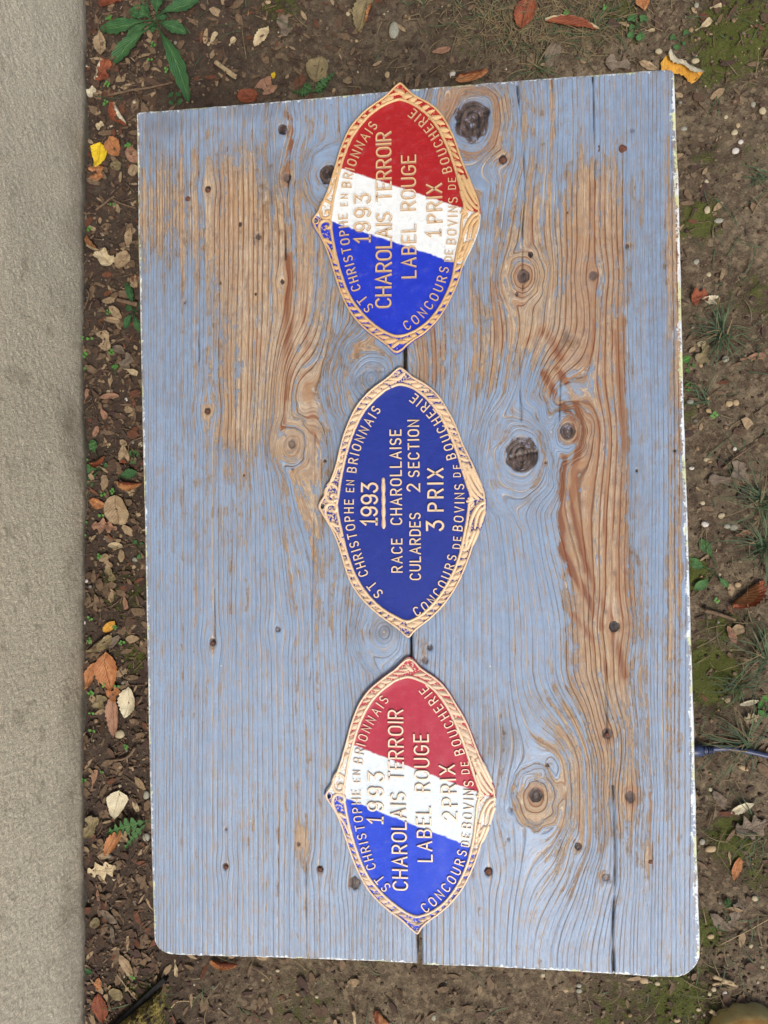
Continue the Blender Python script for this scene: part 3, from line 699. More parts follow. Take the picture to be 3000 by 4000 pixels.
def mat_gold(name, c, under, wear=.5):
    s = NT(name); v = s.co(); n = s.noise(v, 900, 3, .65); n2 = s.noise(v, 160, 4, .65)
    col = s.mix(s.step(n, .3, .7), tuple(k * .82 for k in c), c)
    col = s.mix(s.step(n2, wear + .1, wear + .16), col, under)
    s.bump(n, .0005, .6)
    return s.out(col, .40, .12, .5)

def mat_letter(name, c, under):
    s = NT(name); n = s.noise(s.co('Generated'), 5, 3, .65)
    col = s.mix(s.mul(s.step(n, .5, .6), .45), c, under)
    return s.out(col, .38, .1, .5)

def mat_enamel(name, bands, rough, gold=(.5, .4, .2)):
    """bands: list of (a, b, c, colour): colour where a*x+b*y > c (millimetres), later ones on top."""
    s = NT(name); o = s.sep(s.co()); X = s.mul(o[0], 1000.0); Y = s.mul(o[1], 1000.0); v = s.comb(X, Y)
    n = s.noise(v, .9, 4, .7); n2 = s.noise(v, .12, 3, .6); n3 = s.noise(v, 2.5, 2, .6)
    col = None
    for a, b, c, rgb in bands:
        dark = tuple(k * .88 for k in rgb); cc = s.mix(s.step(n2, .3, .7), dark, rgb)
        if col is None: col = cc
        else:
            t = s.add(s.mul(X, a), s.mul(Y, b), s.mul(s.math('SUBTRACT', n, .5), 1.6), s.mul(s.math('SUBTRACT', n2, .5), 4.0))
            col = s.mix(s.step(t, c - .9, c + .9), col, cc)
    pit = s.step(s.vor(v, .25), .03, .08, 1.0, 0.0)
    col = s.mix(s.mul(s.step(s.add(n2, s.mul(s.math('SUBTRACT', n, .5), .8)), .56, .72), .22), col, tuple(min(1, k * .55 + .02) for k in bands[-1][3]) if len(bands) == 1 else (.16, .15, .16))
    gm = s.step(s.add(s.attr('rim'), s.mul(s.math('SUBTRACT', s.noise(v, .42, 4, .65), .5), 2.4)), .40, .52)
    col = s.mix(gm, col, s.mix(n, tuple(k * .7 for k in gold), gold))
    s.bump(s.add(s.mul(n, .8), s.mul(n3, .5), s.mul(n2, 1.0), s.mul(pit, -.8)), .0011, .9)
    s.b.inputs['Coat Weight'].default_value = .25; s.b.inputs['Coat Roughness'].default_value = .35
    return s.out(col, rough, 0, .32)

BLUE, RED, WHITE = lin(8, 46, 190), lin(170, 8, 14), lin(236, 240, 238)
def inv_affine(): pass

def make_plaque(idx, label, origin, zf, Op, Ip, words, bands_px, colours, gold, tips, extra=()):
    ZP = HT + .006
    tp = lambda q: (origin[0] + q[0] * zf, origin[1] + q[1] * zf)
    outer = np.array([P(*tp(q), ZP)[:2] for q in catmull(Op, 300, True)])
    inner = np.array([P(*tp(q), ZP)[:2] for q in catmull(Ip, 400, True)])
    c = np.array(P(*tp((.5 * (tips[0][0] + tips[1][0]), .5 * (tips[0][1] + tips[1][1]))), ZP)[:2])
    root = empty('plaque', (c[0], c[1], HT + .0006), label, 'plaque', 'cast prize plaques laid in a row on the table')
    outer -= c; inner -= c
    N = 300
    an = np.arctan2(outer[:, 1], outer[:, 0]); ai = np.arctan2(inner[:, 1], inner[:, 0]); ri = np.hypot(inner[:, 0], inner[:, 1])
    o = np.argsort(ai); aie = np.concatenate([ai[o] - 2 * math.pi, ai[o], ai[o] + 2 * math.pi]); rie = np.tile(ri[o], 3)
    rr = np.interp(an, aie, rie); innr = np.stack([rr * np.cos(an), rr * np.sin(an)], 1)
    if np.sum(outer[:, 0] * np.roll(outer[:, 1], -1) - outer[:, 1] * np.roll(outer[:, 0], -1)) < 0: outer = outer[::-1]; innr = innr[::-1]
    # profile: (position between outer 0 and inner 1, height)
    prof = [(-.0, 0.0), (-.02, .0018), (.02, .0036), (.08, .0042), (.15, .0036), (.25, .0030), (.4, .0033), (.6, .0033), (.78, .0030), (.86, .0030), (.96, .0030), (1.04, .0026)]
    V = []; RIM = []
    for t, z in prof:
        RIM.append(np.full(N, (.27 if idx == 0 else (.36 if idx == 2 else .44)) if .05 < t < .9 else (.62 if t <= .05 and z > .003 else 0.0)))
        q = outer * (1 - t) + innr * t
        zz = np.full(N, z)
        if .2 < t < .9: zz = zz + .0004 * vn(q[:, 0] * 700, q[:, 1] * 700, 51 + idx)
        V.append(np.column_stack([q, zz]))
    for k in range(1, 15):
        f = 1 - k / 15.0; q = (outer * -.04 + innr * 1.04) * f
        z = .0026 + .0007 * (1 - f ** 2) + .00022 * vn(q[:, 0] * 90, q[:, 1] * 90, 61 + idx)
        V.append(np.column_stack([q, z]))
    m = len(V); V = np.vstack(V + [np.array([[0, 0, .0033]])]); F = []
    RIM = np.concatenate(RIM + [np.zeros(len(V) - N * len(prof))]) - np.where(True, 0, 0); RIM = np.where(RIM > 0, RIM, -2.0)
    for l in range(m - 1):
        for k in range(N): F.append((l * N + k, l * N + (k + 1) % N, (l + 1) * N + (k + 1) % N, (l + 1) * N + k))
    for k in range(N): F.append(((m - 1) * N + k, (m - 1) * N + (k + 1) % N, m * N))
    F.append(tuple(reversed(range(N))))
    def lw(q, z=0.0):
        p = P(*tp(q), ZP); return np.array([p.x - c[0], p.y - c[1], z])
    bands = [(0, 0, 0, colours[0])]
    for (p0, p1), colr in zip(bands_px, colours[1:]):
        A, B = lw(p0) * 1000, lw(p1) * 1000; d = B - A; nrm = np.array([-d[1], d[0]]); nrm /= np.hypot(*nrm)
        if nrm[1] < 0: nrm = -nrm
        bands.append((float(nrm[0]), float(nrm[1]), float(nrm @ A[:2]), colr))
    body_m = mat_enamel('enamel_%s' % ('first', 'second', 'third')[idx], bands, .38, gold)
    me = meshdata('body', V, F, [body_m], attrs={'rim': RIM})
    body = obj('body', me, root)
    # hanging hole
    hole = lw(tips[4]); hr = 9 * zf * 2 * S
    cv, cf = [], []
    for z in (-.01, .02):
        for k in range(16): cv.append((hole[0] + hr * math.cos(k * math.pi / 8), hole[1] + hr * math.sin(k * math.pi / 8), z))
    cf = [tuple(reversed(range(16))), tuple(range(16, 32))] + [(k, (k + 1) % 16, 16 + (k + 1) % 16, 16 + k) for k in range(16)]
    cut = obj('cutter', meshdata('cutter', cv, cf)); cut.location = root.location
    bpy.context.view_layer.update()
    md = body.modifiers.new('hole', 'BOOLEAN'); md.operation = 'DIFFERENCE'; md.object = cut; md.solver = 'EXACT'
    dg = bpy.context.evaluated_depsgraph_get()
    nm = bpy.data.meshes.new_from_object(body.evaluated_get(dg)); body.modifiers.clear()
    if len(nm.polygons) > 1000: body.data = nm
    bpy.data.objects.remove(cut, do_unlink=True)
    gm = mat_gold('gold_paint_%d' % idx, gold, colours[0] if idx == 1 else tuple(.6 * g for g in gold), .52)
    # raised line round the field and lip round the rim
    q = (outer * .12 + innr * .88)
    def ringtube(q, z, rad, nm_):
        pts = np.column_stack([q, np.full(len(q), z)]); V = []; F = []; n = len(pts); sg = 6
        tan = np.roll(pts, -1, 0) - np.roll(pts, 1, 0); tan /= np.linalg.norm(tan, axis=1)[:, None]
        nr = np.stack([-tan[:, 1], tan[:, 0], tan[:, 0] * 0], 1)
        wv = rad * (1 + .15 * vn(pts[:, 0] * 300, pts[:, 1] * 300, 5))
        for k in range(sg):
            a = 2 * math.pi * k / sg; V.append(pts + nr * (wv * math.cos(a))[:, None] + np.array([0, 0, 1.0]) * (wv * .8 * math.sin(a))[:, None])
        V = np.stack(V, 1).reshape(-1, 3)
        for i in range(n):
            for k in range(sg): F.append((i * sg + k, ((i + 1) % n) * sg + k, ((i + 1) % n) * sg + (k + 1) % sg, i * sg + (k + 1) % sg))
        return obj(nm_, meshdata(nm_, V, F, [gm]), root)
    ringtube(q, .0033, .00155, 'inner_bead')
    q2 = outer * .90 + innr * .10
    ringtube(q2, .0040, .0010, 'outer_lip')
    # twisted leaf ornament between the two
    LV, LF = [], []
    for i in range(7):
        u = i / 6; w = math.sin(math.pi * min(1, u * .9 + .08)) ** .7
        for j in range(5):
            v = j / 4 * 2 - 1
            LV.append((u - .5 + .06 * v * v, w * v * .5, (1 - v * v) * math.sin(math.pi * (u * .9 + .05)) * .5 + (.0 if j != 2 else .12)))
    for i in range(6):
        for j in range(4): a = i * 5 + j; LF.append((a, a + 1, a + 6, a + 5))
    lme = meshdata('ornament_leaf', np.array(LV) * [1, 1, 1], [tuple(reversed(f)) for f in LF], [gm])
    seg = np.hypot(*(np.roll(outer, -1, 0) - outer).T); L = np.concatenate([[0], np.cumsum(seg)])
    step = .0078; K = int(L[-1] / step); rng = random.Random(idx + 5)
    left = lw(tips[2]); rightp = lw(tips[3])
    for k in range(K):
        i = int(np.searchsorted(L, k * step, 'right')) - 1; i = min(i, N - 1)
        a, b = outer[i], innr[i]; mid = a * .50 + b * .50; wd = np.hypot(*(a - b))
        if np.hypot(*(mid - left[:2])) < .045 or np.hypot(*(mid - rightp[:2])) < .030: continue
        t = outer[(i + 1) % N] - outer[i - 1]; ta = math.atan2(t[1], t[0])
        # leaves lean toward the top and bottom points, away from the side points
        sgn = 1 if (t[1] * mid[1] > 0) == (True) else -1
        ln = min(wd * .92, .0135)
        ang = ta + sgn * R(38) + rng.uniform(-.28, .28) if sgn > 0 else ta + math.pi - R(38) + rng.uniform(-.12, .12)
        lf = obj('ornament_leaf', lme, root, loc=(mid[0], mid[1], .0028), rz=ang, scale=(ln * rng.uniform(.75, 1.2), .0056 * rng.uniform(.65, 1.25), .0044 * rng.uniform(.7, 1.2)))
    # scrolls by the hanging hole, palmette opposite (canonical drawing fitted by the four tips)
    src = np.array([(797, 68), (765, 2115), (128, 1130), (1395, 1045)], float); dst = np.array(tips[:4], float)
    Aff, *_ = np.linalg.lstsq(np.column_stack([src, np.ones(4)]), dst, rcond=None)
    cz = lambda q: tuple(np.array([q[0], q[1], 1.0]) @ Aff)
    def ridge_(name, pts, r0, r1, z=.0034):
        q = catmull([cz(p) for p in pts], 5 * len(pts)); w = np.array([lw(p, z) for p in q]); n = len(w)
        tt = np.linspace(0, 1, n); rad = (r0 + (r1 - r0) * tt) * (.35 + .65 * np.sin(math.pi * np.clip(tt * .92 + .08, 0, 1)) ** .5)
        Vt, Ft = tube(w, rad, 8, .8); return obj(name, meshdata(name, Vt, Ft, [gm]), root)
    ridge_('scroll', [(300, 800), (272, 890), (240, 940), (205, 985), (190, 1040), (205, 1085), (240, 1095), (268, 1075), (262, 1045), (238, 1045), (232, 1068)], .0012, .0026)
    ridge_('scroll', [(215, 960), (245, 965), (272, 985), (280, 1010)], .0022, .0012)
    ridge_('scroll', [(292, 1400), (262, 1330), (225, 1275), (196, 1225), (182, 1175), (195, 1130), (232, 1112), (266, 1125), (268, 1160), (244, 1168), (234, 1148)], .0012, .0026)
    ridge_('scroll', [(215, 1255), (240, 1262), (270, 1280), (284, 1265)], .0024, .0012)
    ridge_('scroll', [(285, 1330), (300, 1380), (312, 1440)], .0018, .0012)
    ridge_('scroll', [(296, 790), (310, 730), (322, 680)], .0018, .0012)
    for pts in ([(1245, 1055), (1262, 1052), (1292, 1050)], [(1258, 1028), (1274, 1038), (1298, 1048)], [(1258, 1082), (1274, 1068), (1298, 1054)], [(1278, 1012), (1290, 1030), (1306, 1046)], [(1278, 1096), (1290, 1078), (1306, 1060)]):
        ridge_('palmette_petal', pts, .0016, .0012)
    for pts in ([(1225, 760), (1262, 860), (1300, 940), (1345, 1000), (1385, 1030)], [(1262, 770), (1300, 860), (1335, 930), (1372, 990)], [(1250, 890), (1275, 960), (1310, 1010), (1345, 1038)], [(1300, 800), (1335, 880), (1368, 945)],
                [(1390, 1055), (1345, 1075), (1305, 1130), (1275, 1200), (1255, 1280)], [(1385, 1085), (1345, 1120), (1318, 1180), (1300, 1260)], [(1380, 1120), (1355, 1180), (1335, 1250)], [(1300, 1270), (1275, 1330), (1245, 1400)], [(1262, 1250), (1240, 1330), (1230, 1400)], [(1330, 1260), (1300, 1330), (1270, 1400)]):
        ridge_('palmette_frond', pts, .0026, .0018)
    e = [(hole[0] + hr * 1.7 * math.cos(k * math.pi / 10), hole[1] + hr * 1.7 * math.sin(k * math.pi / 10)) for k in range(20)]
    Vr = []; Fr = []
    for (x, y) in e:
        for (rk, z) in ((1.0, .0030), (1.25, .0046), (1.5, .0030)):
            Vr.append((hole[0] + (x - hole[0]) / 1.7 * rk * 1.1, hole[1] + (y - hole[1]) / 1.7 * rk * 1.1, z))
    for k in range(20):
        for j in range(2): Fr.append((k * 3 + j, k * 3 + j + 1, ((k + 1) % 20) * 3 + j + 1, ((k + 1) % 20) * 3 + j))
    obj('eyelet', meshdata('eyelet', Vr, [tuple(reversed(f)) for f in Fr], [gm]), root)
    # lettering
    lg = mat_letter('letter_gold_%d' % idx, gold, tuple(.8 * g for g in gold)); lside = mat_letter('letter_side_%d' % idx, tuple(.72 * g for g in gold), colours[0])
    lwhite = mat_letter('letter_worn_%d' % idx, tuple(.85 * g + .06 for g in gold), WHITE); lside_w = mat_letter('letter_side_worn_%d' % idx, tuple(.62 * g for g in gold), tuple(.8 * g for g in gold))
    cache = {}
    for text, pts, cap in words:
        path = catmull(pts, 80) if len(pts) > 2 else np.array(pts, float)[0] + (np.array(pts, float)[1] - np.array(pts, float)[0]) * np.linspace(0, 1, 80)[:, None]
        W = np.array([lw(p)[:2] for p in path]); Ls = np.concatenate([[0], np.cumsum(np.hypot(*np.diff(W, axis=0).T))])
        ch = cap * zf * S * (HC - ZP) / (HC - HT)
        adv = [GL[k][0] for k in text]; gaps = len(text) - 1
        hw = .083 if idx == 1 else .072
        tot = sum(adv) * ch + 2 * hw * ch; gap = (Ls[-1] - tot) / gaps if gaps else 0
        sx = 1.0
        if gaps and gap < .10 * ch:                       # squeeze the letters a little instead
            sx = (Ls[-1] - gaps * .13 * ch) / tot; gap = .13 * ch
        pos = hw * ch * sx if gaps else Ls[-1] / 2 - adv[0] * ch / 2
        for k_, wd in zip(text, adv):
            mid = pos + wd * ch * sx / 2; x = np.interp(mid, Ls, W[:, 0]); y = np.interp(mid, Ls, W[:, 1])
            e0, e1 = max(mid - ch * .3, 0), min(mid + ch * .3, Ls[-1])
            d = np.array([np.interp(e1, Ls, W[:, 0]) - np.interp(e0, Ls, W[:, 0]), np.interp(e1, Ls, W[:, 1]) - np.interp(e0, Ls, W[:, 1])])
            inwhite = False
            if len(bands) == 3:
                v1 = bands[1][0] * x * 1000 + bands[1][1] * y * 1000 > bands[1][2]; v2 = bands[2][0] * x * 1000 + bands[2][1] * y * 1000 > bands[2][2]
                inwhite = v1 and not v2
            key = (k_, inwhite)
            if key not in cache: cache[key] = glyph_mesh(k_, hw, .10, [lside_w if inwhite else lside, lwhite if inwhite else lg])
            f2 = min(1, math.hypot(x, y) / max(1e-6, float(np.interp(math.atan2(y, x), aie, rie))))
            z = .0026 + .0007 * (1 - f2 ** 2) - .0002
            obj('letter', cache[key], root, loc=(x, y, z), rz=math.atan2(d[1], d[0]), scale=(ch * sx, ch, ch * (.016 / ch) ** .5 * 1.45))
            pos += wd * ch * sx + gap
    for pts, r0 in extra:
        w = np.array([lw(p, .0034) for p in catmull(pts, 50)]); n = len(w)
        rad = r0 * (1 + .45 * np.abs(np.sin(np.linspace(0, 4.5 * math.pi, n)))) * np.clip(np.minimum(np.linspace(0, 8, n), np.linspace(8, 0, n)) + .4, 0, 1)
        Vt, Ft = tube(w, rad, 8, .7); obj('divider_rule', meshdata('divider_rule', Vt, Ft, [gm]), root)
    return root

W1 = [('1993', [(507, 1285), (512, 908)], 118), ('CHAROLAIS', [(666, 1774), (674, 1052)], 112), ('TERROIR', [(672, 970), (668, 446)], 108), ('LABEL', [(860, 1550), (859, 1143)], 102), ('ROUGE', [(857, 1040), (857, 622)], 104),
      ('1', [(1045, 1242), (1045, 1180)], 108), ('PRIX', [(1056, 1132), (1048, 836)], 108), ('ST', [(568, 1790), (494, 1694)], 70), ('CHRISTOPHE', [(464, 1642), (425, 1500), (390, 1350), (370, 1200), (362, 1062)], 66),
      ('EN', [(372, 1005), (372, 913)], 52), ('BRIONNAIS', [(388, 864), (405, 760), (440, 650), (500, 525), (600, 380)], 68), ('CONCOURS', [(826, 1914), (930, 1840), (1030, 1720), (1095, 1590), (1128, 1462)], 66),
      ('DE', [(1158, 1424), (1164, 1333)], 58), ('BOVINS', [(1178, 1292), (1190, 1120), (1190, 938)], 66), ('DE', [(1184, 880), (1184, 790)], 54), ('BOUCHERIE', [(1150, 754), (1112, 610), (1055, 490), (980, 390), (872, 296)], 66)]
W2 = [('1993', [(558, 1258), (565, 928)], 118), ('RACE', [(770, 1612), (768, 1352)], 76), ('CHAROLLAISE', [(765, 1252), (758, 532)], 80), ('CULARDES', [(908, 1668), (905, 1158)], 76), ('2', [(893, 1012), (893, 930)], 92),
      ('SECTION', [(897, 893), (892, 458)], 78), ('3', [(1058, 1304), (1055, 1210)], 122), ('PRIX', [(1060, 1152), (1058, 822)], 108), ('ST', [(642, 1788), (565, 1692)], 68), ('CHRISTOPHE', [(522, 1638), (480, 1510), (435, 1350), (410, 1200), (408, 1058)], 66),
      ('EN', [(415, 1005), (418, 913)], 56), ('BRIONNAIS', [(427, 858), (447, 730), (490, 600), (545, 490), (622, 366)], 66), ('CONCOURS', [(900, 1914), (1010, 1840), (1100, 1720), (1155, 1600), (1188, 1476)], 64),
      ('DE', [(1218, 1432), (1225, 1338)], 54), ('BOVINS', [(1225, 1298), (1240, 1120), (1238, 942)], 66), ('DE', [(1222, 892), (1220, 798)], 50), ('BOUCHERIE', [(1182, 758), (1140, 610), (1075, 480), (1000, 385), (882, 286)], 66)]
W3 = [('1993', [(495, 1312), (506, 932)], 113), ('CHAROLAIS', [(682, 1802), (665, 1082)], 104), ('TERROIR', [(652, 1002), (645, 472)], 104), ('LABEL', [(864, 1592), (850, 1188)], 100), ('ROUGE', [(846, 1082), (832, 652)], 103),
      ('2', [(1045, 1298), (1045, 1222)], 102), ('PRIX', [(1047, 1188), (1022, 878)], 104), ('ST', [(588, 1798), (514, 1704)], 68), ('CHRISTOPHE', [(472, 1648), (430, 1520), (387, 1360), (362, 1200), (355, 1068)], 64),
      ('EN', [(362, 1012), (358, 923)], 50), ('BRIONNAIS', [(370, 873), (390, 740), (430, 620), (495, 500), (572, 384)], 65), ('CONCOURS', [(846, 1943), (950, 1855), (1050, 1735), (1108, 1620), (1138, 1506)], 64),
      ('DE', [(1155, 1482), (1166, 1388)], 54), ('BOVINS', [(1170, 1352), (1182, 1170), (1182, 996)], 66), ('DE', [(1160, 948), (1152, 858)], 52), ('BOUCHERIE', [(1120, 808), (1068, 650), (1010, 540), (930, 425), (842, 315)], 66)]
make_plaque(0, 'tricolour cast plaque marked 1 PRIX, its red tip over the table end', (1150, 280), .5198, O1, I1, W1, [((160, 1080), (1270, 1450)), ((310, 705), (1280, 1025))], [BLUE, WHITE, RED], lin(212, 174, 124),
            [(797, 68), (765, 2115), (128, 1130), (1395, 1045), (155, 1113)])
make_plaque(1, 'all blue cast plaque with gold border marked 3 PRIX, middle of the row', (1150, 1400), .5198, O2, I2, W2, [], [lin(16, 44, 142)], lin(228, 198, 160),
            [(800, 58), (850, 2108), (172, 1115), (1442, 1080), (205, 1110)], extra=[([(669, 1282), (668, 1150), (667, 1020), (666, 895)], .0016)])
make_plaque(2, 'tricolour cast plaque marked 2 PRIX with paler red, nearest the photo bottom', (1200, 2520), .5333, O3, I3, W3, [((150, 1080), (1250, 1505)), ((320, 735), (1270, 1092))], [lin(14, 68, 214), lin(232, 242, 246), lin(184, 44, 68)], lin(228, 202, 172),
            [(750, 90), (808, 2127), (125, 1112), (1383, 1120), (152, 1110)])
# ---------------------------------------------------------------- fallen leaves
def leaf_shape(kind, u):
    if kind == 'ovate': return np.sin(math.pi * u ** .85) ** .8
    if kind == 'heart': return (np.clip(u / .22, 0, 1) ** .55) * np.clip((1 - u) / .78, 0, 1) ** .62
    if kind == 'round': return np.sqrt(np.clip(1 - (2 * u - 1) ** 2, 0, 1))
    if kind == 'long': return np.sin(math.pi * u) ** .6
    if kind == 'frag': return np.clip(np.sin(math.pi * np.clip(u * .8 + .15, 0, 1)), .05, 1) ** .5 * (1 + .35 * np.sin(u * 9))
    if kind == 'key': return .35 + .65 * sstep(u, .25, .6) * np.clip((1 - u) / .15, 0, 1) ** .5 - .2 * np.exp(-((u - .25) / .06) ** 2)
    if kind == 'lobed': return np.sin(math.pi * u ** .8) ** .6 * (.72 + .34 * np.sin(u * 20 + .5))
    return np.sin(math.pi * u)

def leaf_mesh(kind, L, W, seed, cup=.25, bend=.1, fold=None, mats=(), nu=18, nv=9, serr=.06, wav=.05):
    """Leaf lying along +X, centre at the origin, width W, optionally folded over along one side."""
    u = np.linspace(0, 1, nu); v = np.linspace(-1, 1, nv); U, Vv = np.meshgrid(u, v, indexing='ij')
    serr = .015 if kind in ('heart', 'round') else serr
    h = np.clip(leaf_shape(kind, U), .03, 1.4) * (1 + serr * np.sign(np.sin(U * nu * math.pi)) * (np.abs(Vv) > .9))
    if kind == 'frag': h = h * (1 + .3 * vn(U * 4 + seed, Vv * 2, 3))
    x = (U - .5) * L + (.10 * L * np.abs(Vv) * h * .4); y = Vv * h * W / 2
    x = x + .02 * L * vn(U * 5 + seed, Vv * 3, 9); y = y + .03 * W * vn(U * 5, Vv * 3 + seed, 19) + W * .10 * np.sin((U - .5) * 3 + seed)
    z = cup * W * .5 * (Vv * h) ** 2 + bend * L * (U - .5) ** 2 * 2 + wav * W * vn(U * 4 + seed, Vv * 2 + seed, 7) + .012 * W * np.abs(np.sin((U * 10 - np.abs(Vv) * 3.5) * math.pi))
    mi = np.zeros((nu - 1, nv - 1), int)
    if fold is not None:
        ax, f = fold                            # 'v' folds a long side over, 'u' the tip
        if ax == 'v':
            lim = f * W / 2; over = np.maximum(y - lim, 0) if f > 0 else np.minimum(y - lim, 0)
            y = y - over * (1 + .78); z = z + np.where(np.abs(over) > 0, .0025 + .30 * np.abs(over), 0)
            mi = (np.abs(over)[:-1, :-1] + np.abs(over)[1:, 1:] > 1e-5).astype(int)
        else:
            lim = f * L / 2; over = np.maximum(x - lim, 0) if f > 0 else np.minimum(x - lim, 0)
            x = x - over * 1.75; z = z + np.where(np.abs(over) > 0, .0025 + .35 * np.abs(over), 0)
            mi = (np.abs(over)[:-1, :-1] + np.abs(over)[1:, 1:] > 1e-5).astype(int)
    z = z - z.min()
    me = meshdata('leaf', np.stack([x.ravel(), y.ravel(), z.ravel()], 1), gridfaces(nu, nv), list(mats), mi=mi.ravel(), uv=np.stack([U.ravel(), Vv.ravel() * .5 + .5], 1))
    return me

def leaf(label, px, py, L, W, ang, kind='ovate', col='tan', back=None, cup=.25, bend=.08, fold=None, name='fallen_leaf', cat='leaf', lift=.002, tilt=(0, 0), group='fallen leaves on the soil', stalk=None, **kw):
    c = G(px, py); mats = [LC[col], LC[back or col]]
    me = leaf_mesh(kind, L * GS, W * GS, px % 17 + py % 13, cup, bend, fold, mats, **kw)
    n_ = len(me.vertices); co = np.empty(n_ * 3, np.float32); me.vertices.foreach_get('co', co); co = co.reshape(-1, 3); a_ = R(ang)
    hx_ = c.x + co[:, 0] * math.cos(a_) - co[:, 1] * math.sin(a_); hy_ = c.y + co[:, 0] * math.sin(a_) + co[:, 1] * math.cos(a_)
    co[:, 2] += (ground_h(hx_, hy_) - c.z) * .85 + .0022; me.vertices.foreach_set('co', co.ravel()); me.update()
    o = obj(name, me, None, loc=(c.x, c.y, c.z + lift)); o.rotation_euler = (R(tilt[0]), R(tilt[1]), R(ang))
    tag(o, label, cat, group)
    if stalk:
        pts = np.array([(-L * GS * .48, 0, .002), (-L * GS * .6, stalk[1] * GS * .3, .003), (-L * GS * .5 - stalk[0] * GS, stalk[1] * GS, .001)])
        V_, F_ = tube(catmull(pts, 8), [.0009] * 8, 5); obj('stalk', meshdata('stalk', V_, F_, [M['twig']]), o)
    return o

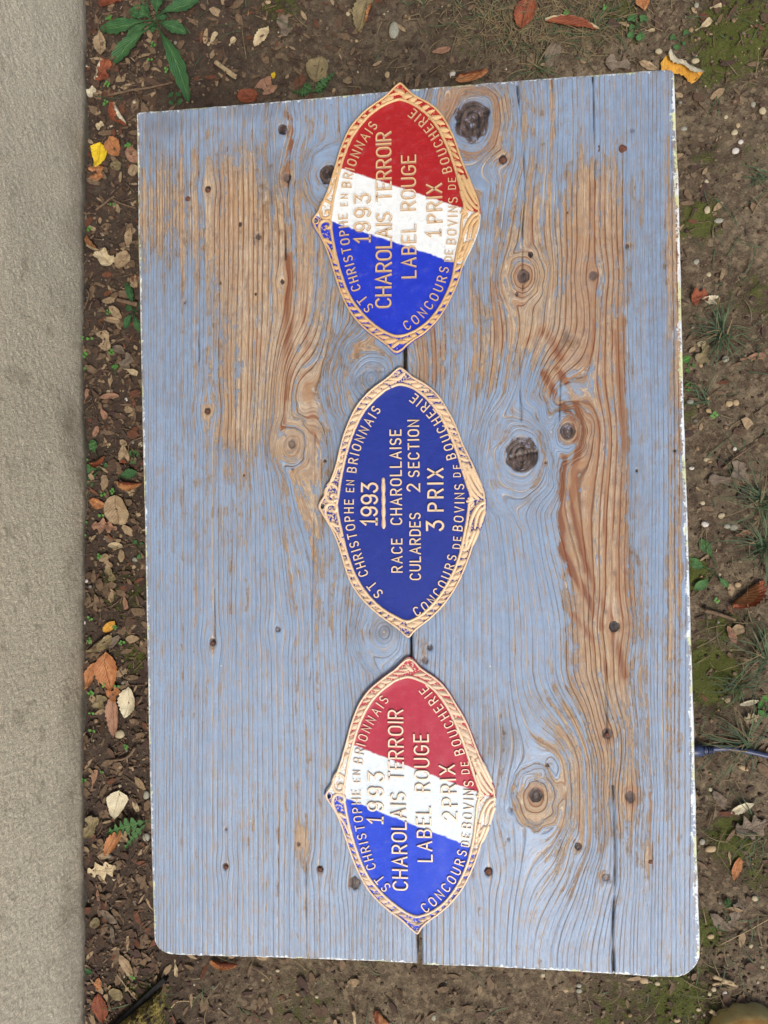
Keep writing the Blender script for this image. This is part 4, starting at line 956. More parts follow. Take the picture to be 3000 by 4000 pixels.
M['twig'] = mat_plain('dead_twig', lin(116, 96, 74), .85, 0, lin(90, 72, 56), 300, .0005)
M['straw'] = mat_plain('dry_straw', lin(176, 156, 120), .8, 0, lin(146, 126, 96), 300, .0004)
LEAVES = [
 ('crumpled rust leaf cut by the top edge beside the wall', 440, 12, 95, 60, 10, 'frag', 'rust', None, .4, .1, None),
 ('small white papery scrap of leaf against the foot of the wall', 365, 369, 42, 34, 40, 'frag', 'cream', None, .2, .1, None),
 ('rust leaf with a rolled cream edge right above the table corner', 467, 446, 105, 70, -62, 'ovate', 'rust', 'cream', .3, .1, ('v', .25)),
 ('tall grey tan leaf below the big weed near the wall', 402, 178, 110, 52, 95, 'ovate', 'tan', None, .3, .1, None),
 ('dark rust leaf with a pale rolled rim between weed and wall', 408, 290, 90, 70, 70, 'frag', 'rust', 'cream', .3, .1, ('v', .4)),
 ('small bent tan leaf just above the yellow leaf', 392, 494, 34, 28, 20, 'frag', 'beige', None, .4, .1, None),
 ('bright yellow heart shaped leaf against the wall', 388, 610, 105, 78, -105, 'heart', 'yellow', None, .3, .05, None),
 ('orange brown leaf touching the yellow leaf on its right', 450, 575, 95, 66, -60, 'ovate', 'orange', None, .4, .12, None),
 ('orange brown leaf sticking out below the yellow leaf', 385, 685, 62, 50, -85, 'frag', 'orange', None, .3, .1, None),
 ('small olive grey leaf right below the yellow leaf', 455, 650, 48, 40, -40, 'round', 'olive', None, .3, .1, None),
 ('small tan leaf half under the upper left table edge', 522, 668, 50, 42, 80, 'round', 'tan', None, .3, .1, None),
 ('rust and tan leaf half under the table edge beside the orange leaf', 520, 605, 90, 46, -60, 'ovate', 'pink', None, .4, .1, None),
 ('orange centred tan leaf by the wall, above the pair of tan leaves', 374, 958, 82, 54, -50, 'ovate', 'beige', 'orange', .4, .1, ('v', .1)),
 ('long tan leaf beside the table, level with the first bare patch', 508, 928, 78, 36, 75, 'ovate', 'tan', None, .3, .1, None),
 ('beige curled leaf in the left strip with a ragged tip', 425, 1015, 72, 62, 120, 'frag', 'beige', None, .4, .1, None),
 ('roundish grey tan leaf next to the beige curled leaf', 483, 1020, 76, 62, 30, 'round', 'tan', None, .3, .1, None),
 ('tan leaf with a small round hole in the left strip', 461, 1224, 72, 36, -40, 'ovate', 'tan', None, .4, .1, None),
 ('rolled tan leaf just below the leaf with a hole', 447, 1256, 66, 26, -15, 'long', 'tan', None, .5, .1, None),
 ('upright tan leaf beside the bright sprouts at the wall', 420, 1338, 82, 42, 100, 'frag', 'tan', None, .3, .1, None),
 ('grey tan leaf leaning down toward the table, left strip', 468, 1370, 60, 34, -30, 'ovate', 'grey', None, .3, .1, None),
 ('square grey leaf fragment touching the table edge, left strip', 500, 1414, 62, 46, 50, 'frag', 'grey', None, .2, .1, None),
 ('narrow pinkish brown leaf lying flat across the left strip', 434, 1552, 76, 26, 5, 'long', 'pink', None, .3, .1, None),
 ('short pinkish leaf on dark soil above the green oval leaf', 382, 1688, 52, 24, 55, 'long', 'pink', None, .3, .1, None),
 ('ribbed rust leaf above the long green leaf in the left strip', 384, 1803, 88, 46, 20, 'ovate', 'rust', 'orange', .4, .1, ('v', .3)),
 ('pointed tan leaf with a rust base beside the table', 484, 1785, 100, 46, 88, 'ovate', 'tan', 'rust', .2, .1, ('u', -.55)),
 ('wide orange leaf tucked under the left table edge', 508, 1888, 112, 52, -5, 'ovate', 'orange', 'rust', .35, .1, ('v', .2)),
 ('small glossy orange leaf just above the fan veined leaf', 389, 1965, 68, 42, -20, 'ovate', 'orange', None, .5, .1, None),
 ('large round tan leaf with fan veins in the left strip', 468, 1992, 118, 104, -92, 'round', 'tan', None, .15, .05, None),
 ('ragged star shaped pinkish brown leaf below the fan veined leaf', 416, 2060, 108, 62, -8, 'lobed', 'pink', 'orange', .2, .05, None),
 ('rolled khaki leaf lying across the left strip', 457, 2132, 64, 26, 0, 'long', 'beige', None, .5, .05, None),
 ('narrow tan leaf scrap below the rolled khaki leaf', 430, 2190, 64, 30, -60, 'frag', 'tan', None, .3, .1, None),
 ('crumpled greenish scrap of leaf on dark soil, left strip', 443, 2240, 60, 28, -60, 'frag', 'olive', None, .3, .1, None),
 ('ochre leaf pressed under the rolled olive leaf', 434, 2445, 66, 34, 50, 'ovate', 'ochre', None, .3, .1, None),
 ('rolled olive leaf lying slanted against the wall', 398, 2512, 122, 56, 38, 'long', 'olive', 'beige', .6, .05, ('v', .4)),
 ('narrow grey curled leaf beside the rolled olive leaf', 452, 2506, 72, 26, 50, 'long', 'grey', None, .4, .1, None),
 ('big flat orange brown leaf with parallel veins, left strip', 427, 2622, 158, 94, -84, 'ovate', 'orange', None, .15, .05, None),
 ('narrow orange leaf between the big orange leaf and the wall', 358, 2638, 126, 44, 62, 'ovate', 'orange', None, .4, .06, None),
 ('long pointed pinkish orange leaf hanging below the big orange leaf', 442, 2795, 176, 56, -92, 'ovate', 'pink', None, .5, .05, None),
 ('short orange leaf squeezed above the long pointed leaf', 448, 2712, 60, 44, 40, 'frag', 'orange', None, .4, .1, None),
 ('cream folded leaf with upturned edges beside the table', 495, 2742, 128, 74, -100, 'ovate', 'cream', None, .6, .1, None),
 ('dark olive brown leaf fragment left of the cream folded leaf', 394, 2742, 58, 50, 80, 'frag', 'olive', None, .3, .1, None),
 ('large pale heart shaped leaf with fine veins, lower left', 462, 3140, 122, 94, -95, 'heart', 'cream', None, .15, .06, None),
 ('torn grey tan leaf against the wall below the pale heart leaf', 362, 3222, 92, 52, 70, 'frag', 'olive', None, .3, .1, None),
 ('curved orange brown leaf beside the saw toothed green leaf', 448, 3283, 128, 50, 52, 'long', 'orange', 'rust', .6, .08, None),
 ('flat khaki leaf with torn lobed edge beside the wall', 410, 3388, 116, 80, 20, 'lobed', 'beige', 'olive', .15, .05, None),
 ('long purplish brown leaf slanting over gravel, lower left', 428, 3575, 90, 32, -30, 'long', 'grey', None, .3, .05, None),
 ('short ochre brown leaf below the purplish leaf', 378, 3595, 44, 36, 60, 'round', 'olive', None, .3, .1, None),
 ('upright curled grey leaf blade below the purplish leaf', 444, 3640, 66, 22, -80, 'long', 'grey', None, .4, .1, None),
 ('brown leaf slanting down toward the table corner, lower left', 500, 3770, 120, 38, -62, 'ovate', 'tan', None, .3, .06, None),
 ('small orange leaf in deep shade beside the wall', 394, 3832, 60, 28, 75, 'ovate', 'orange', None, .3, .06, None),
 ('large dark rust leaf at the bottom beside the wall', 404, 3925, 118, 60, -85, 'ovate', 'rust', None, .2, .06, None),
 ('dull brown round leaf above the lichen covered block', 460, 3870, 56, 56, 30, 'round', 'olive', None, .2, .06, None),
 ('orange leaf poking out below the bottom table edge', 880, 3756, 124, 46, -5, 'ovate', 'orange', 'rust', .4, .06, ('v', .3)),
 ('curled rust red leaf at the very bottom centre', 1502, 3972, 92, 66, -50, 'ovate', 'rust', 'orange', .5, .1, ('v', .2)),
 ('rust red leaf just above the table end, left of the first plaque', 972, 384, 84, 60, 10, 'round', 'rust', None, .3, .1, None),
 ('torn beige leaf above the table near a straw piece', 1028, 158, 96, 42, 58, 'ovate', 'beige', 'pink', .4, .1, None),
 ('brown leaf beside a tiny yellow one above the table', 1050, 342, 70, 60, -60, 'frag', 'pink', None, .2, .1, None),
 ('tiny bright yellow leaf on the brown leaf', 1072, 299, 28, 20, 70, 'ovate', 'yellow', None, .3, .1, None),
 ('dull torn grey leaf between two pebbles, top strip', 1118, 115, 84, 50, -65, 'frag', 'grey', None, .2, .1, None),
 ('round olive tan leaf with fan veins above the table end', 1250, 284, 104, 92, 75, 'round', 'olive', None, .15, .05, None),
 ('large drooping brown leaf with orange tip at the top edge', 1425, 62, 156, 80, -108, 'ovate', 'olive', 'orange', .5, .08, ('v', .55)),
 ('smooth pinkish brown pod shaped leaf right of the first plaque tip', 1725, 204, 76, 28, 5, 'long', 'pink', None, .2, .05, None),
 ('orange beech leaf peeking over the table end', 1842, 306, 126, 66, 8, 'ovate', 'orange', 'rust', .4, .08, ('v', .4)),
 ('upright rust brown leaf at the top beside dry grass', 2050, 58, 136, 82, -98, 'ovate', 'rust', None, .2, .05, None),
 ('wide tan leaf with rust underside lying across dry grass', 2232, 110, 208, 70, -14, 'ovate', 'beige', 'rust', .4, .06, ('v', -.25)),
 ('small orange tan leaf cut by the top edge, right', 2512, 10, 66, 50, -80, 'ovate', 'orange', None, .2, .05, None),
 ('grey brown oval leaf on grass above the right board', 2160, 228, 92, 56, 75, 'round', 'grey', None, .2, .05, None),
 ('flat dull brown leaf behind the table end, near two seed balls', 2412, 254, 92, 46, -5, 'frag', 'grey', None, .1, .05, None),
 ('pale grey narrow leaf tip at the table end beside the corner', 2530, 256, 74, 28, -22, 'long', 'tan', None, .3, .05, None),
 ('yellow leaf with cream folded flaps and brown spots at the corner', 2668, 258, 150, 118, -38, 'frag', 'ochre', 'cream', .1, .05, ('v', .30)),
 ('crumpled rust leaf right of the table, above the grass tuft', 2733, 1164, 62, 46, 10, 'frag', 'rust', None, .4, .1, None),
 ('cream rolled leaf joined to an orange tip above the grass tuft', 2783, 1178, 82, 36, -15, 'long', 'cream', 'orange', .5, .1, ('u', .55)),
 ('olive green torn leaf just below the grass tuft', 2742, 1384, 72, 42, 62, 'frag', 'olive', None, .2, .1, None),
 ('grey brown leaf on bare soil near the crossing twig', 2880, 1838, 66, 58, 70, 'frag', 'grey', None, .2, .1, None),
 ('flat dark pinkish leaf below the crossing twig', 2808, 1876, 84, 34, -8, 'frag', 'grey', 'pink', .1, .1, None),
 ('angular orange tan leaf with a brown hollow at the right edge', 2920, 2322, 150, 96, 44, 'ovate', 'rust', 'orange', .7, .08, ('v', .35)),
 ('folded tan leaf pair on soil right of the moss', 2858, 2478, 70, 28, -60, 'long', 'pink', None, .4, .1, None),
 ('short grey leaf lying on the folded tan leaf', 2882, 2462, 46, 36, 20, 'round', 'tan', None, .2, .1, None),
 ('long curled tan leaf beside the grass near the right edge', 2970, 2518, 104, 22, 68, 'long', 'tan', None, .4, .1, None),
 ('pale shredded leaf in the grass above the cable', 2930, 2800, 56, 46, 20, 'lobed', 'beige', None, .3, .1, None),
 ('bleached bark like leaf strip in the grass above the cable', 2922, 2744, 72, 18, 18, 'long', 'cream', None, .3, .1, None),
 ('pale shell like curled leaf right of the table, lower half', 2893, 3150, 92, 32, 22, 'ovate', 'cream', None, .6, .08, None),
 ('large faded grey leaf pressed into soil below the shell like leaf', 2925, 3215, 118, 92, 20, 'lobed', 'grey', None, .05, .02, None),
 ('faded brown leaf pressed into soil beside the right board', 2806, 3120, 80, 36, -60, 'long', 'grey', None, .1, .02, None),
 ('upright orange leaf on bare soil right of the table', 2875, 3388, 94, 34, 82, 'ovate', 'orange', None, .2, .06, None),
 ('lobed grey leaf standing beside a small green weed', 2866, 3556, 112, 48, 75, 'lobed', 'grey', None, .2, .06, None),
 ('dull grey brown leaf touching the lobed grey leaf', 2812, 3598, 92, 44, -38, 'ovate', 'grey', None, .2, .06, None),
]
for (lab, px, py, L, W, ang, kd, c1, c2, cup, bend, fold) in LEAVES:
    leaf(lab, px, py, L, W, ang, kd, c1, c2, cup, bend, fold, stalk=(30, 10) if kd in ('heart',) else None)
KEYS = [('pale winged seed above the table near a straw piece', 835, 163, 60, 22, 50), ('tan winged seed beside the pale one above the table', 912, 172, 38, 22, 40), ('white winged seed on soil at the upper right', 2747, 98, 72, 24, 36),
        ('blunt pale seed wing on moss at the upper right', 2796, 27, 42, 16, 12), ('pale seed wing beside the green rosette', 2540, 115, 36, 12, 0), ('pinkish winged seed right of the grass tuft', 2935, 1400, 92, 26, 8),
        ('tan winged seed pointing down along the left strip', 409, 1612, 58, 24, -75), ('pale winged seed touching the left table edge', 515, 1450, 66, 24, -28), ('brown winged seed against the wall, left strip', 346, 1550, 60, 16, 75),
        ('pink tan winged seed hanging down in the left strip', 494, 2345, 72, 22, -85), ('tan winged seed below the ochre leaf', 378, 3040, 90, 20, 78), ('pale winged seed under the bottom table edge', 688, 3776, 64, 16, -82),
        ('tan winged seed on gravel, lower left', 385, 3482, 66, 14, -75), ('beige curled seed wing among pebbles at the right edge', 2900, 2085, 58, 22, 18), ('tan seed wing near the pale heart leaf', 530, 3135, 66, 22, -60)]
for lab, px, py, L, W, a in KEYS:
    leaf(lab, px, py, L, W, a, 'key', 'beige' if 'pale' in lab or 'white' in lab else 'pink', None, .2, .05, None, name='winged_seed', cat='seed', group='winged tree seeds on the soil', nv=7, serr=0)

# ---------------------------------------------------------------- green plants
def weed(label, base, leaves, col='green', cat='weed', lift=.004, group='green weeds growing in the soil', name='weed'):
    b = G(*base); root = empty(name, b, label, cat, group)
    for (tx, ty, W, kd) in leaves:
        t = P(tx, ty, 0); d = Vector((t.x - b.x, t.y - b.y)); L = d.length
        nu, nv = 22, 7; u = np.linspace(0, 1, nu); v = np.linspace(-1, 1, nv); U, Vv = np.meshgrid(u, v, indexing='ij')
        if kd == 'lance': h = .08 + .92 * sstep(U, .12, .6) * np.clip((1 - U) / .32, 0, 1) ** .6 * (1 + .14 * np.sin(U * 42) * (np.abs(Vv) > .6))
        elif kd == 'saw': h = .12 + .88 * sstep(U, .05, .4) * np.clip((1 - U) / .4, 0, 1) ** .6 * (1 + .75 * np.sign(np.sin(U * 46)) * (np.abs(Vv) > .6))
        else: h = .10 + .9 * sstep(U, .35, .7) * np.clip((1 - U) / .2, 0, 1) ** .5
        x = U * L + .03 * L * (np.abs(Vv)); y = Vv * np.clip(h, .04, 2) * W * GS / 2 + .06 * L * np.sin(U * 3 + tx)
        z = .004 + .10 * L * np.sin(math.pi * U ** .8) + .10 * W * GS * Vv ** 2 + .03 * W * GS * np.sin(U * 25)
        V_ = np.stack([x.ravel(), y.ravel(), z.ravel()], 1)
        obj('leaf', meshdata('leaf', V_, gridfaces(nu, nv), [LC[col]], uv=np.stack([U.ravel(), Vv.ravel() * .5 + .5], 1)), root, loc=(0, 0, 0), rz=math.atan2(d.y, d.x))
    return root
weed('large dark green weed with long toothed leaves at the upper left', (612, 92), [(402, 120, 62, 'lance'), (448, 282, 62, 'lance'), (735, 402, 62, 'lance'), (728, 145, 50, 'lance'), (512, 55, 60, 'lance'), (640, -30, 54, 'lance'), (775, 0, 55, 'lance'), (600, 135, 34, 'lance'), (505, 165, 44, 'lance'), (655, 70, 30, 'lance'), (560, -10, 26, 'lance')], 'deep')
weed('dark clump of green leaves beneath the long weed leaf', (690, 400), [(670, 375, 30, 'oval'), (715, 412, 30, 'oval'), (675, 418, 26, 'oval'), (706, 372, 24, 'oval')], 'deep')
weed('green rosette of five smooth leaves at the upper right', (2490, 116), [(2462, 66, 36, 'oval'), (2520, 70, 34, 'oval'), (2502, 164, 34, 'oval'), (2450, 152, 26, 'oval'), (2456, 112, 26, 'oval')], 'green')
weed('thin green seedling on moss near the yellow leaf', (2655, 160), [(2620, 140, 24, 'oval'), (2640, 192, 26, 'oval'), (2690, 118, 22, 'oval'), (2678, 172, 16, 'oval')], 'green')
weed('four leaved weed beside the table at mid right', (2790, 2224), [(2744, 2106, 38, 'oval'), (2690, 2192, 38, 'oval'), (2722, 2306, 36, 'oval'), (2838, 2294, 22, 'oval')], 'green')
weed('green weed emerging from under the upper left board', (535, 1222), [(493, 1110, 30, 'lance'), (488, 1282, 32, 'lance'), (545, 1300, 30, 'lance'), (496, 1195, 24, 'lance'), (575, 1160, 26, 'lance')], 'deep')
weed('small toothed green weed behind the table end', (1225, 375), [(1172, 378, 22, 'saw'), (1185, 345, 30, 'saw'), (1285, 345, 30, 'saw'), (1310, 300, 24, 'saw'), (1150, 372, 20, 'saw')], 'green')
weed('saw toothed green leaf with pale stem, lower left strip', (600, 3205), [(425, 3238, 40, 'saw'), (488, 3305, 22, 'saw')], 'green')
weed('broad green leaves over rust leaf in the left strip', (402, 1828), [(315, 1830, 40, 'lance'), (336, 1945, 44, 'lance'), (425, 1815, 20, 'oval')], 'green')
weed('wide dark green leaf beside the left table edge', (460, 1868), [(540, 1850, 40, 'lance')], 'deep')
weed('oval bright green leaf on dark soil, left strip', (386, 1780), [(360, 1722, 38, 'lance')], 'green')
weed('small four leaved green plant touching the left board', (525, 1785), [(503, 1768, 24, 'oval'), (548, 1778, 26, 'oval'), (522, 1812, 26, 'oval'), (530, 1758, 24, 'oval')], 'green')
weed('little green leaves beside the left board, mid table', (552, 2140), [(525, 2112, 20, 'oval'), (548, 2188, 18, 'oval'), (560, 2120, 18, 'oval')], 'green')
weed('green leaves at the right table edge below the tuft', (2695, 1438), [(2672, 1395, 34, 'oval'), (2682, 1452, 20, 'oval'), (2712, 1425, 16, 'oval')], 'bright')
weed('tiny bright leaves at the right table edge', (2690, 1515), [(2680, 1500, 18, 'oval'), (2704, 1508, 16, 'oval'), (2684, 1530, 16, 'oval')], 'bright')
weed('bright clover like leaves in grass at the right edge', (2990, 2760), [(2960, 2745, 34, 'oval'), (2996, 2715, 36, 'oval'), (2965, 2790, 34, 'oval'), (3010, 2800, 34, 'oval')], 'bright')
weed('tiny ragged green weed beside the lobed grey leaf', (2836, 3522), [(2822, 3512, 16, 'saw'), (2852, 3520, 16, 'saw'), (2838, 3498, 16, 'saw'), (2832, 3538, 14, 'saw')], 'green')
weed('single lobed green leaf below the dull grey leaf', (2800, 3640), [(2822, 3620, 28, 'oval'), (2780, 3622, 8, 'oval')], 'green')
weed('pale green round leaf beside the big weed', (446, 100), [(432, 74, 34, 'oval')], 'bright')
weed('bright green scalloped leaf in the left strip', (458, 1462), [(455, 1428, 30, 'oval')], 'bright')
weed('dark round green leaf in shade by the wall, bottom left', (352, 3795), [(366, 3768, 36, 'oval')], 'deep')

SPR = [(432, 345, 'below the pale rolled rim leaf'), (598, 180, 'under the big weed'), (590, 235, 'lower right of the big weed'), (656, 283, 'left of the long weed leaf'), (420, 408, 'above the rust rolled leaf'), (503, 573, 'right of the orange leaf by the board'), (446, 803, 'in dark soil by the wall, upper strip'),
       (354, 900, 'at the wall above the orange centred leaf'), (432, 1225, 'beside the leaf with a hole'), (345, 1330, 'at the wall beside the upright tan leaf'), (375, 1333, 'just right of the other wall sprout'), (350, 1395, 'at the wall below the paired sprouts'), (445, 1382, 'above the scalloped leaf'),
       (335, 1443, 'clinging to the wall foot'), (340, 1798, 'at the wall above the rust leaf'), (412, 1928, 'above the small glossy leaf'), (442, 1920, 'next to the wide orange leaf'), (332, 1968, 'at the wall beside the glossy orange leaf'), (345, 2038, 'at the wall beside the star shaped leaf'), (404, 2015, 'under the fan veined leaf'),
       (402, 2170, 'left of the narrow tan scrap'), (342, 2090, 'at the wall below the star shaped leaf'), (370, 2412, 'above the rolled olive leaf'), (458, 2450, 'right of the ochre leaf'), (362, 2498, 'touching the rolled olive leaf'), (478, 2510, 'between olive leaf and board'), (405, 2675, 'under the big orange leaf'), (358, 2708, 'at the wall below the narrow orange leaf'),
       (460, 2680, 'between the orange and cream leaves'), (358, 2785, 'at the wall left of the long pointed leaf'), (495, 2912, 'below the round cream pebble'), (370, 2850, 'left of the long pointed leaf tip'), (408, 3010, 'top of the lower left strip'), (345, 3035, 'at the wall above the pale heart leaf'), (525, 3805, 'on gravel below the table corner'),
       (2785, 1625, 'on bare soil right of the board'), (2800, 2345, 'below the four leaved weed'), (2845, 3960, 'beside the round stump'), (2600, 3770, 'under the rounded table corner'), (2360, 40, 'in dry grass at the top'), (2210, 60, 'beside the upright rust leaf')]
for i_, (px, py, where) in enumerate(SPR):
    rg = random.Random(i_); b = G(px, py, .002); n = rg.choice((2, 3, 4, 4)); Vs = []; Fs = []
    for k in range(n):
        a = 2 * math.pi * k / n + rg.uniform(-.4, .4); r = rg.uniform(7, 12) * GS; q = r * .55
        cx, cy = math.cos(a) * r * .8, math.sin(a) * r * .8; z = .004 + rg.uniform(0, .003); k0 = len(Vs)
        Vs.append((cx, cy, z + .0006))
        for j in range(8): Vs.append((cx + q * math.cos(j * math.pi / 4) * 1.1, cy + q * math.sin(j * math.pi / 4), z + .0008 * math.sin(j)))
        for j in range(8): Fs.append((k0, k0 + 1 + j, k0 + 1 + (j + 1) % 8))
        V_, F_ = tube([(0, 0, -.002), (cx * .5, cy * .5, z * .8), (cx, cy, z)], .0005, 4); k1 = len(Vs); Vs += [tuple(p) for p in V_]; Fs += [tuple(x + k1 for x in f) for f in F_]
    o = obj('sprout', meshdata('sprout', Vs, Fs, [LC['bright']], uv=np.full((len(Vs), 2), .3)), None, loc=b)
    tag(o, 'tiny green sprout ' + where, 'sprout', 'tiny green sprouts')

M['grass'] = mat_plain('grass_blade', lin(50, 66, 44), .6, 0, lin(74, 92, 60), 40)
M['drygrass'] = mat_plain('dry_grass', lin(120, 106, 76), .75, 0, lin(92, 80, 58), 60)
def blades(items):
    """items: list of (x, y, z, angle, length, width, height, mat)"""
    Vs = []; Fs = []; mi = []
    for (x, y, z, a, L, w, h, m_, cv) in items:
        n = 6; k0 = len(Vs)
        for i in range(n + 1):
            u = i / n; ang = a + cv * u; px_ = x + math.cos(ang) * L * u; py_ = y + math.sin(ang) * L * u
            zz = z + h * math.sin(math.pi * min(u * .85 + .02, 1)); ww = w * (1 - u) ** .6 * .5 + .0001
            nx_, ny_ = -math.sin(ang) * ww, math.cos(ang) * ww
            Vs += [(px_ + nx_, py_ + ny_, zz + ww * .5), (px_, py_, zz), (px_ - nx_, py_ - ny_, zz + ww * .5)]
        for i in range(n):
            for j in range(2): q = k0 + i * 3 + j; Fs.append((q, q + 1, q + 4, q + 3)); mi.append(m_)
    return Vs, Fs, mi
def tuft(label, px, py, rad, n, seed, dry=.25, spread=360, dirn=0):
    rg = random.Random(seed); c = G(px, py); it = []
    for k in range(n):
        a = R(dirn + rg.uniform(-spread / 2, spread / 2)); L = rad * GS * rg.uniform(.45, 1.15)
        it.append((rg.gauss(0, .006), rg.gauss(0, .006), 0, a, L, rg.uniform(.0010, .0024), L * rg.uniform(.08, .35), 1 if rg.random() < dry else 0, rg.uniform(-.5, .5)))
    V_, F_, mi = blades(it)
    o = obj('grass_tuft', meshdata('grass_tuft', V_, F_, [M['grass'], M['drygrass']], mi=mi), None, loc=(c.x, c.y, c.z))
    return tag(o, label, 'grass tuft', 'tufts of grass in the soil')
tuft('dense grass tuft below the crumpled rust leaf, right of the table', 2815, 1300, 150, 60, 1)
tuft('sparse grass tuft with long blades under the dense one', 2765, 1565, 110, 16, 2, .15, 200, 110)
tuft('grass tuft at the right edge above the four leaved weed', 2975, 1960, 190, 55, 3)
tuft('grass tuft at the right edge beside the pebbles', 2970, 2130, 170, 45, 4)
tuft('grass tuft fanning out left just above the cable', 2920, 2895, 190, 40, 5, .25, 170, 150)
tuft('grass tuft at the right edge beside the curled tan leaf', 2990, 2560, 190, 36, 6, .2, 200, 180)
tuft('thin grass tuft behind the table end, right of centre', 2085, 262, 130, 30, 7, .35)
tuft('small grass tuft at the very top beside the drooping leaf', 1650, 20, 70, 14, 8, .4)
tuft('thin grass blades at the upper right edge', 2990, 700, 120, 12, 9, .3, 120, 190)
tuft('few grass blades right of the lobed grey leaf', 2960, 3250, 150, 12, 10, .3, 200, 240)
tuft('small grass tuft over the moss near the cable', 2880, 2680, 120, 18, 11, .2)
tuft('wispy grass in the matted dry patch at the top', 2300, 150, 120, 22, 12, .5)

# matted dead grass at the top and stray blades: countless
rg = random.Random(99); it = []
for k in range(900):
    px = rg.gauss(2120, 230); py = rg.gauss(70, 90); c = G(px, py, .002); L = rg.uniform(20, 110) * GS
    it.append((c.x, c.y, c.z, rg.uniform(0, 6.28), L, rg.uniform(.0008, .002), L * rg.uniform(.02, .12), 1 if rg.random() < .86 else 0, rg.uniform(-.6, .6)))
for k in range(420):
    if rg.random() < .55: px, py = rg.uniform(2700, 3150), rg.uniform(700, 3900)
    elif rg.random() < .5: px, py = rg.uniform(350, 3100), rg.uniform(-150, 420)
    else: px, py = rg.uniform(500, 3100), rg.uniform(3700, 4150)
    c = G(px, py, .002); L = rg.uniform(30, 150) * GS
    it.append((c.x, c.y, c.z, rg.uniform(0, 6.28), L, rg.uniform(.0008, .002), L * rg.uniform(.03, .2), 1 if rg.random() < .5 else 0, rg.uniform(-.6, .6)))
V_, F_, mi = blades(it)
tag(obj('grass', meshdata('grass', V_, F_, [M['grass'], M['drygrass']], mi=mi)), 'matted dry grass and stray green blades on the soil', 'grass', kind='stuff')

# ---------------------------------------------------------------- soil crumbs, gravel, leaf litter
def ico():
    t = (1 + 5 ** .5) / 2
    v = np.array([(-1, t, 0), (1, t, 0), (-1, -t, 0), (1, -t, 0), (0, -1, t), (0, 1, t), (0, -1, -t), (0, 1, -t), (t, 0, -1), (t, 0, 1), (-t, 0, -1), (-t, 0, 1)], float)
    f = np.array([(0, 11, 5), (0, 5, 1), (0, 1, 7), (0, 7, 10), (0, 10, 11), (1, 5, 9), (5, 11, 4), (11, 10, 2), (10, 7, 6), (7, 1, 8), (3, 9, 4), (3, 4, 2), (3, 2, 6), (3, 6, 8), (3, 8, 9), (4, 9, 5), (2, 4, 11), (6, 2, 10), (8, 6, 7), (9, 8, 1)])
    return v / np.linalg.norm(v[0]), f
IV, IF = ico()
def scatter_pts(n, rs, mode='all'):
    out = []
    while len(out) < n:
        q = rs.random()
        if q < .40: px, py = rs.uniform(330, 620), rs.uniform(-150, 4150)
        elif q < .62: px, py = rs.uniform(330, 3150), rs.uniform(-150, 440)
        elif q < .85: px, py = rs.uniform(2600, 3150), rs.uniform(-150, 4150)
        else: px, py = rs.uniform(330, 3150), rs.uniform(3650, 4150)
        if mode == 'litter' and px > 1400 and rs.random() < .72: continue
        out.append((px, py))
    A = np.array(out)
    W_ = np.array([P(a, b, 0)[:2] for a, b in A]); Z_ = ground_h(W_[:, 0], W_[:, 1]); return W_, Z_
def crumbs(name, n, seed, smin, smax, mats, label, cat, pw=3.0):
    rs = np.random.RandomState(seed); W_, Z_ = scatter_pts(n, rs)
    sz = smin + (smax - smin) * rs.rand(n) ** pw; T = rs.rand(n, 3) * .5 + .7; T[:, 2] *= .62
    a = rs.rand(n) * 6.28; V = IV[None] * (1 + .25 * (rs.rand(n, 12, 1) - .5)) * T[:, None] * sz[:, None, None]
    x = V[..., 0] * np.cos(a)[:, None] - V[..., 1] * np.sin(a)[:, None]; y = V[..., 0] * np.sin(a)[:, None] + V[..., 1] * np.cos(a)[:, None]
    V = np.stack([x + W_[:, :1], y + W_[:, 1:], V[..., 2] + (Z_ + sz * .25)[:, None]], 2).reshape(-1, 3)
    F = (IF[None] + (np.arange(n) * 12)[:, None, None]).reshape(-1, 3)
    mi = np.repeat(rs.randint(0, len(mats), n), 20)
    tag(obj(name, meshdata(name, V, F, mats, mi=mi)), label, cat, kind='stuff')
M['c1'] = mat_plain('soil_crumb', lin(74, 58, 46), .9, 0, lin(96, 78, 60), 400, .0005)
M['c2'] = mat_plain('light_soil_crumb', lin(106, 88, 68), .9, 0, lin(126, 108, 86), 400, .0005)
M['c3'] = mat_plain('dark_soil_crumb', lin(52, 40, 34), .9, 0, lin(66, 52, 44), 400, .0005)
M['g1'] = mat_plain('pale_grit', lin(176, 164, 138), .7, 0, lin(150, 138, 112), 300)
M['g2'] = mat_plain('tan_grit', lin(146, 122, 88), .75, 0, lin(120, 98, 70), 300)
M['g3'] = mat_plain('grey_grit', lin(130, 124, 112), .7, 0, lin(106, 100, 90), 300)
crumbs('soil_crumbs', 9000, 1, .0008, .0042, [M['c1'], M['c2'], M['c3'], M['c1']], 'loose crumbs of brown soil round the table', 'soil')
crumbs('gravel', 1050, 2, .0009, .0050, [M['g1'], M['g2'], M['g2'], M['g3']], 'small grit and gravel scattered in the soil', 'gravel', 5.0)

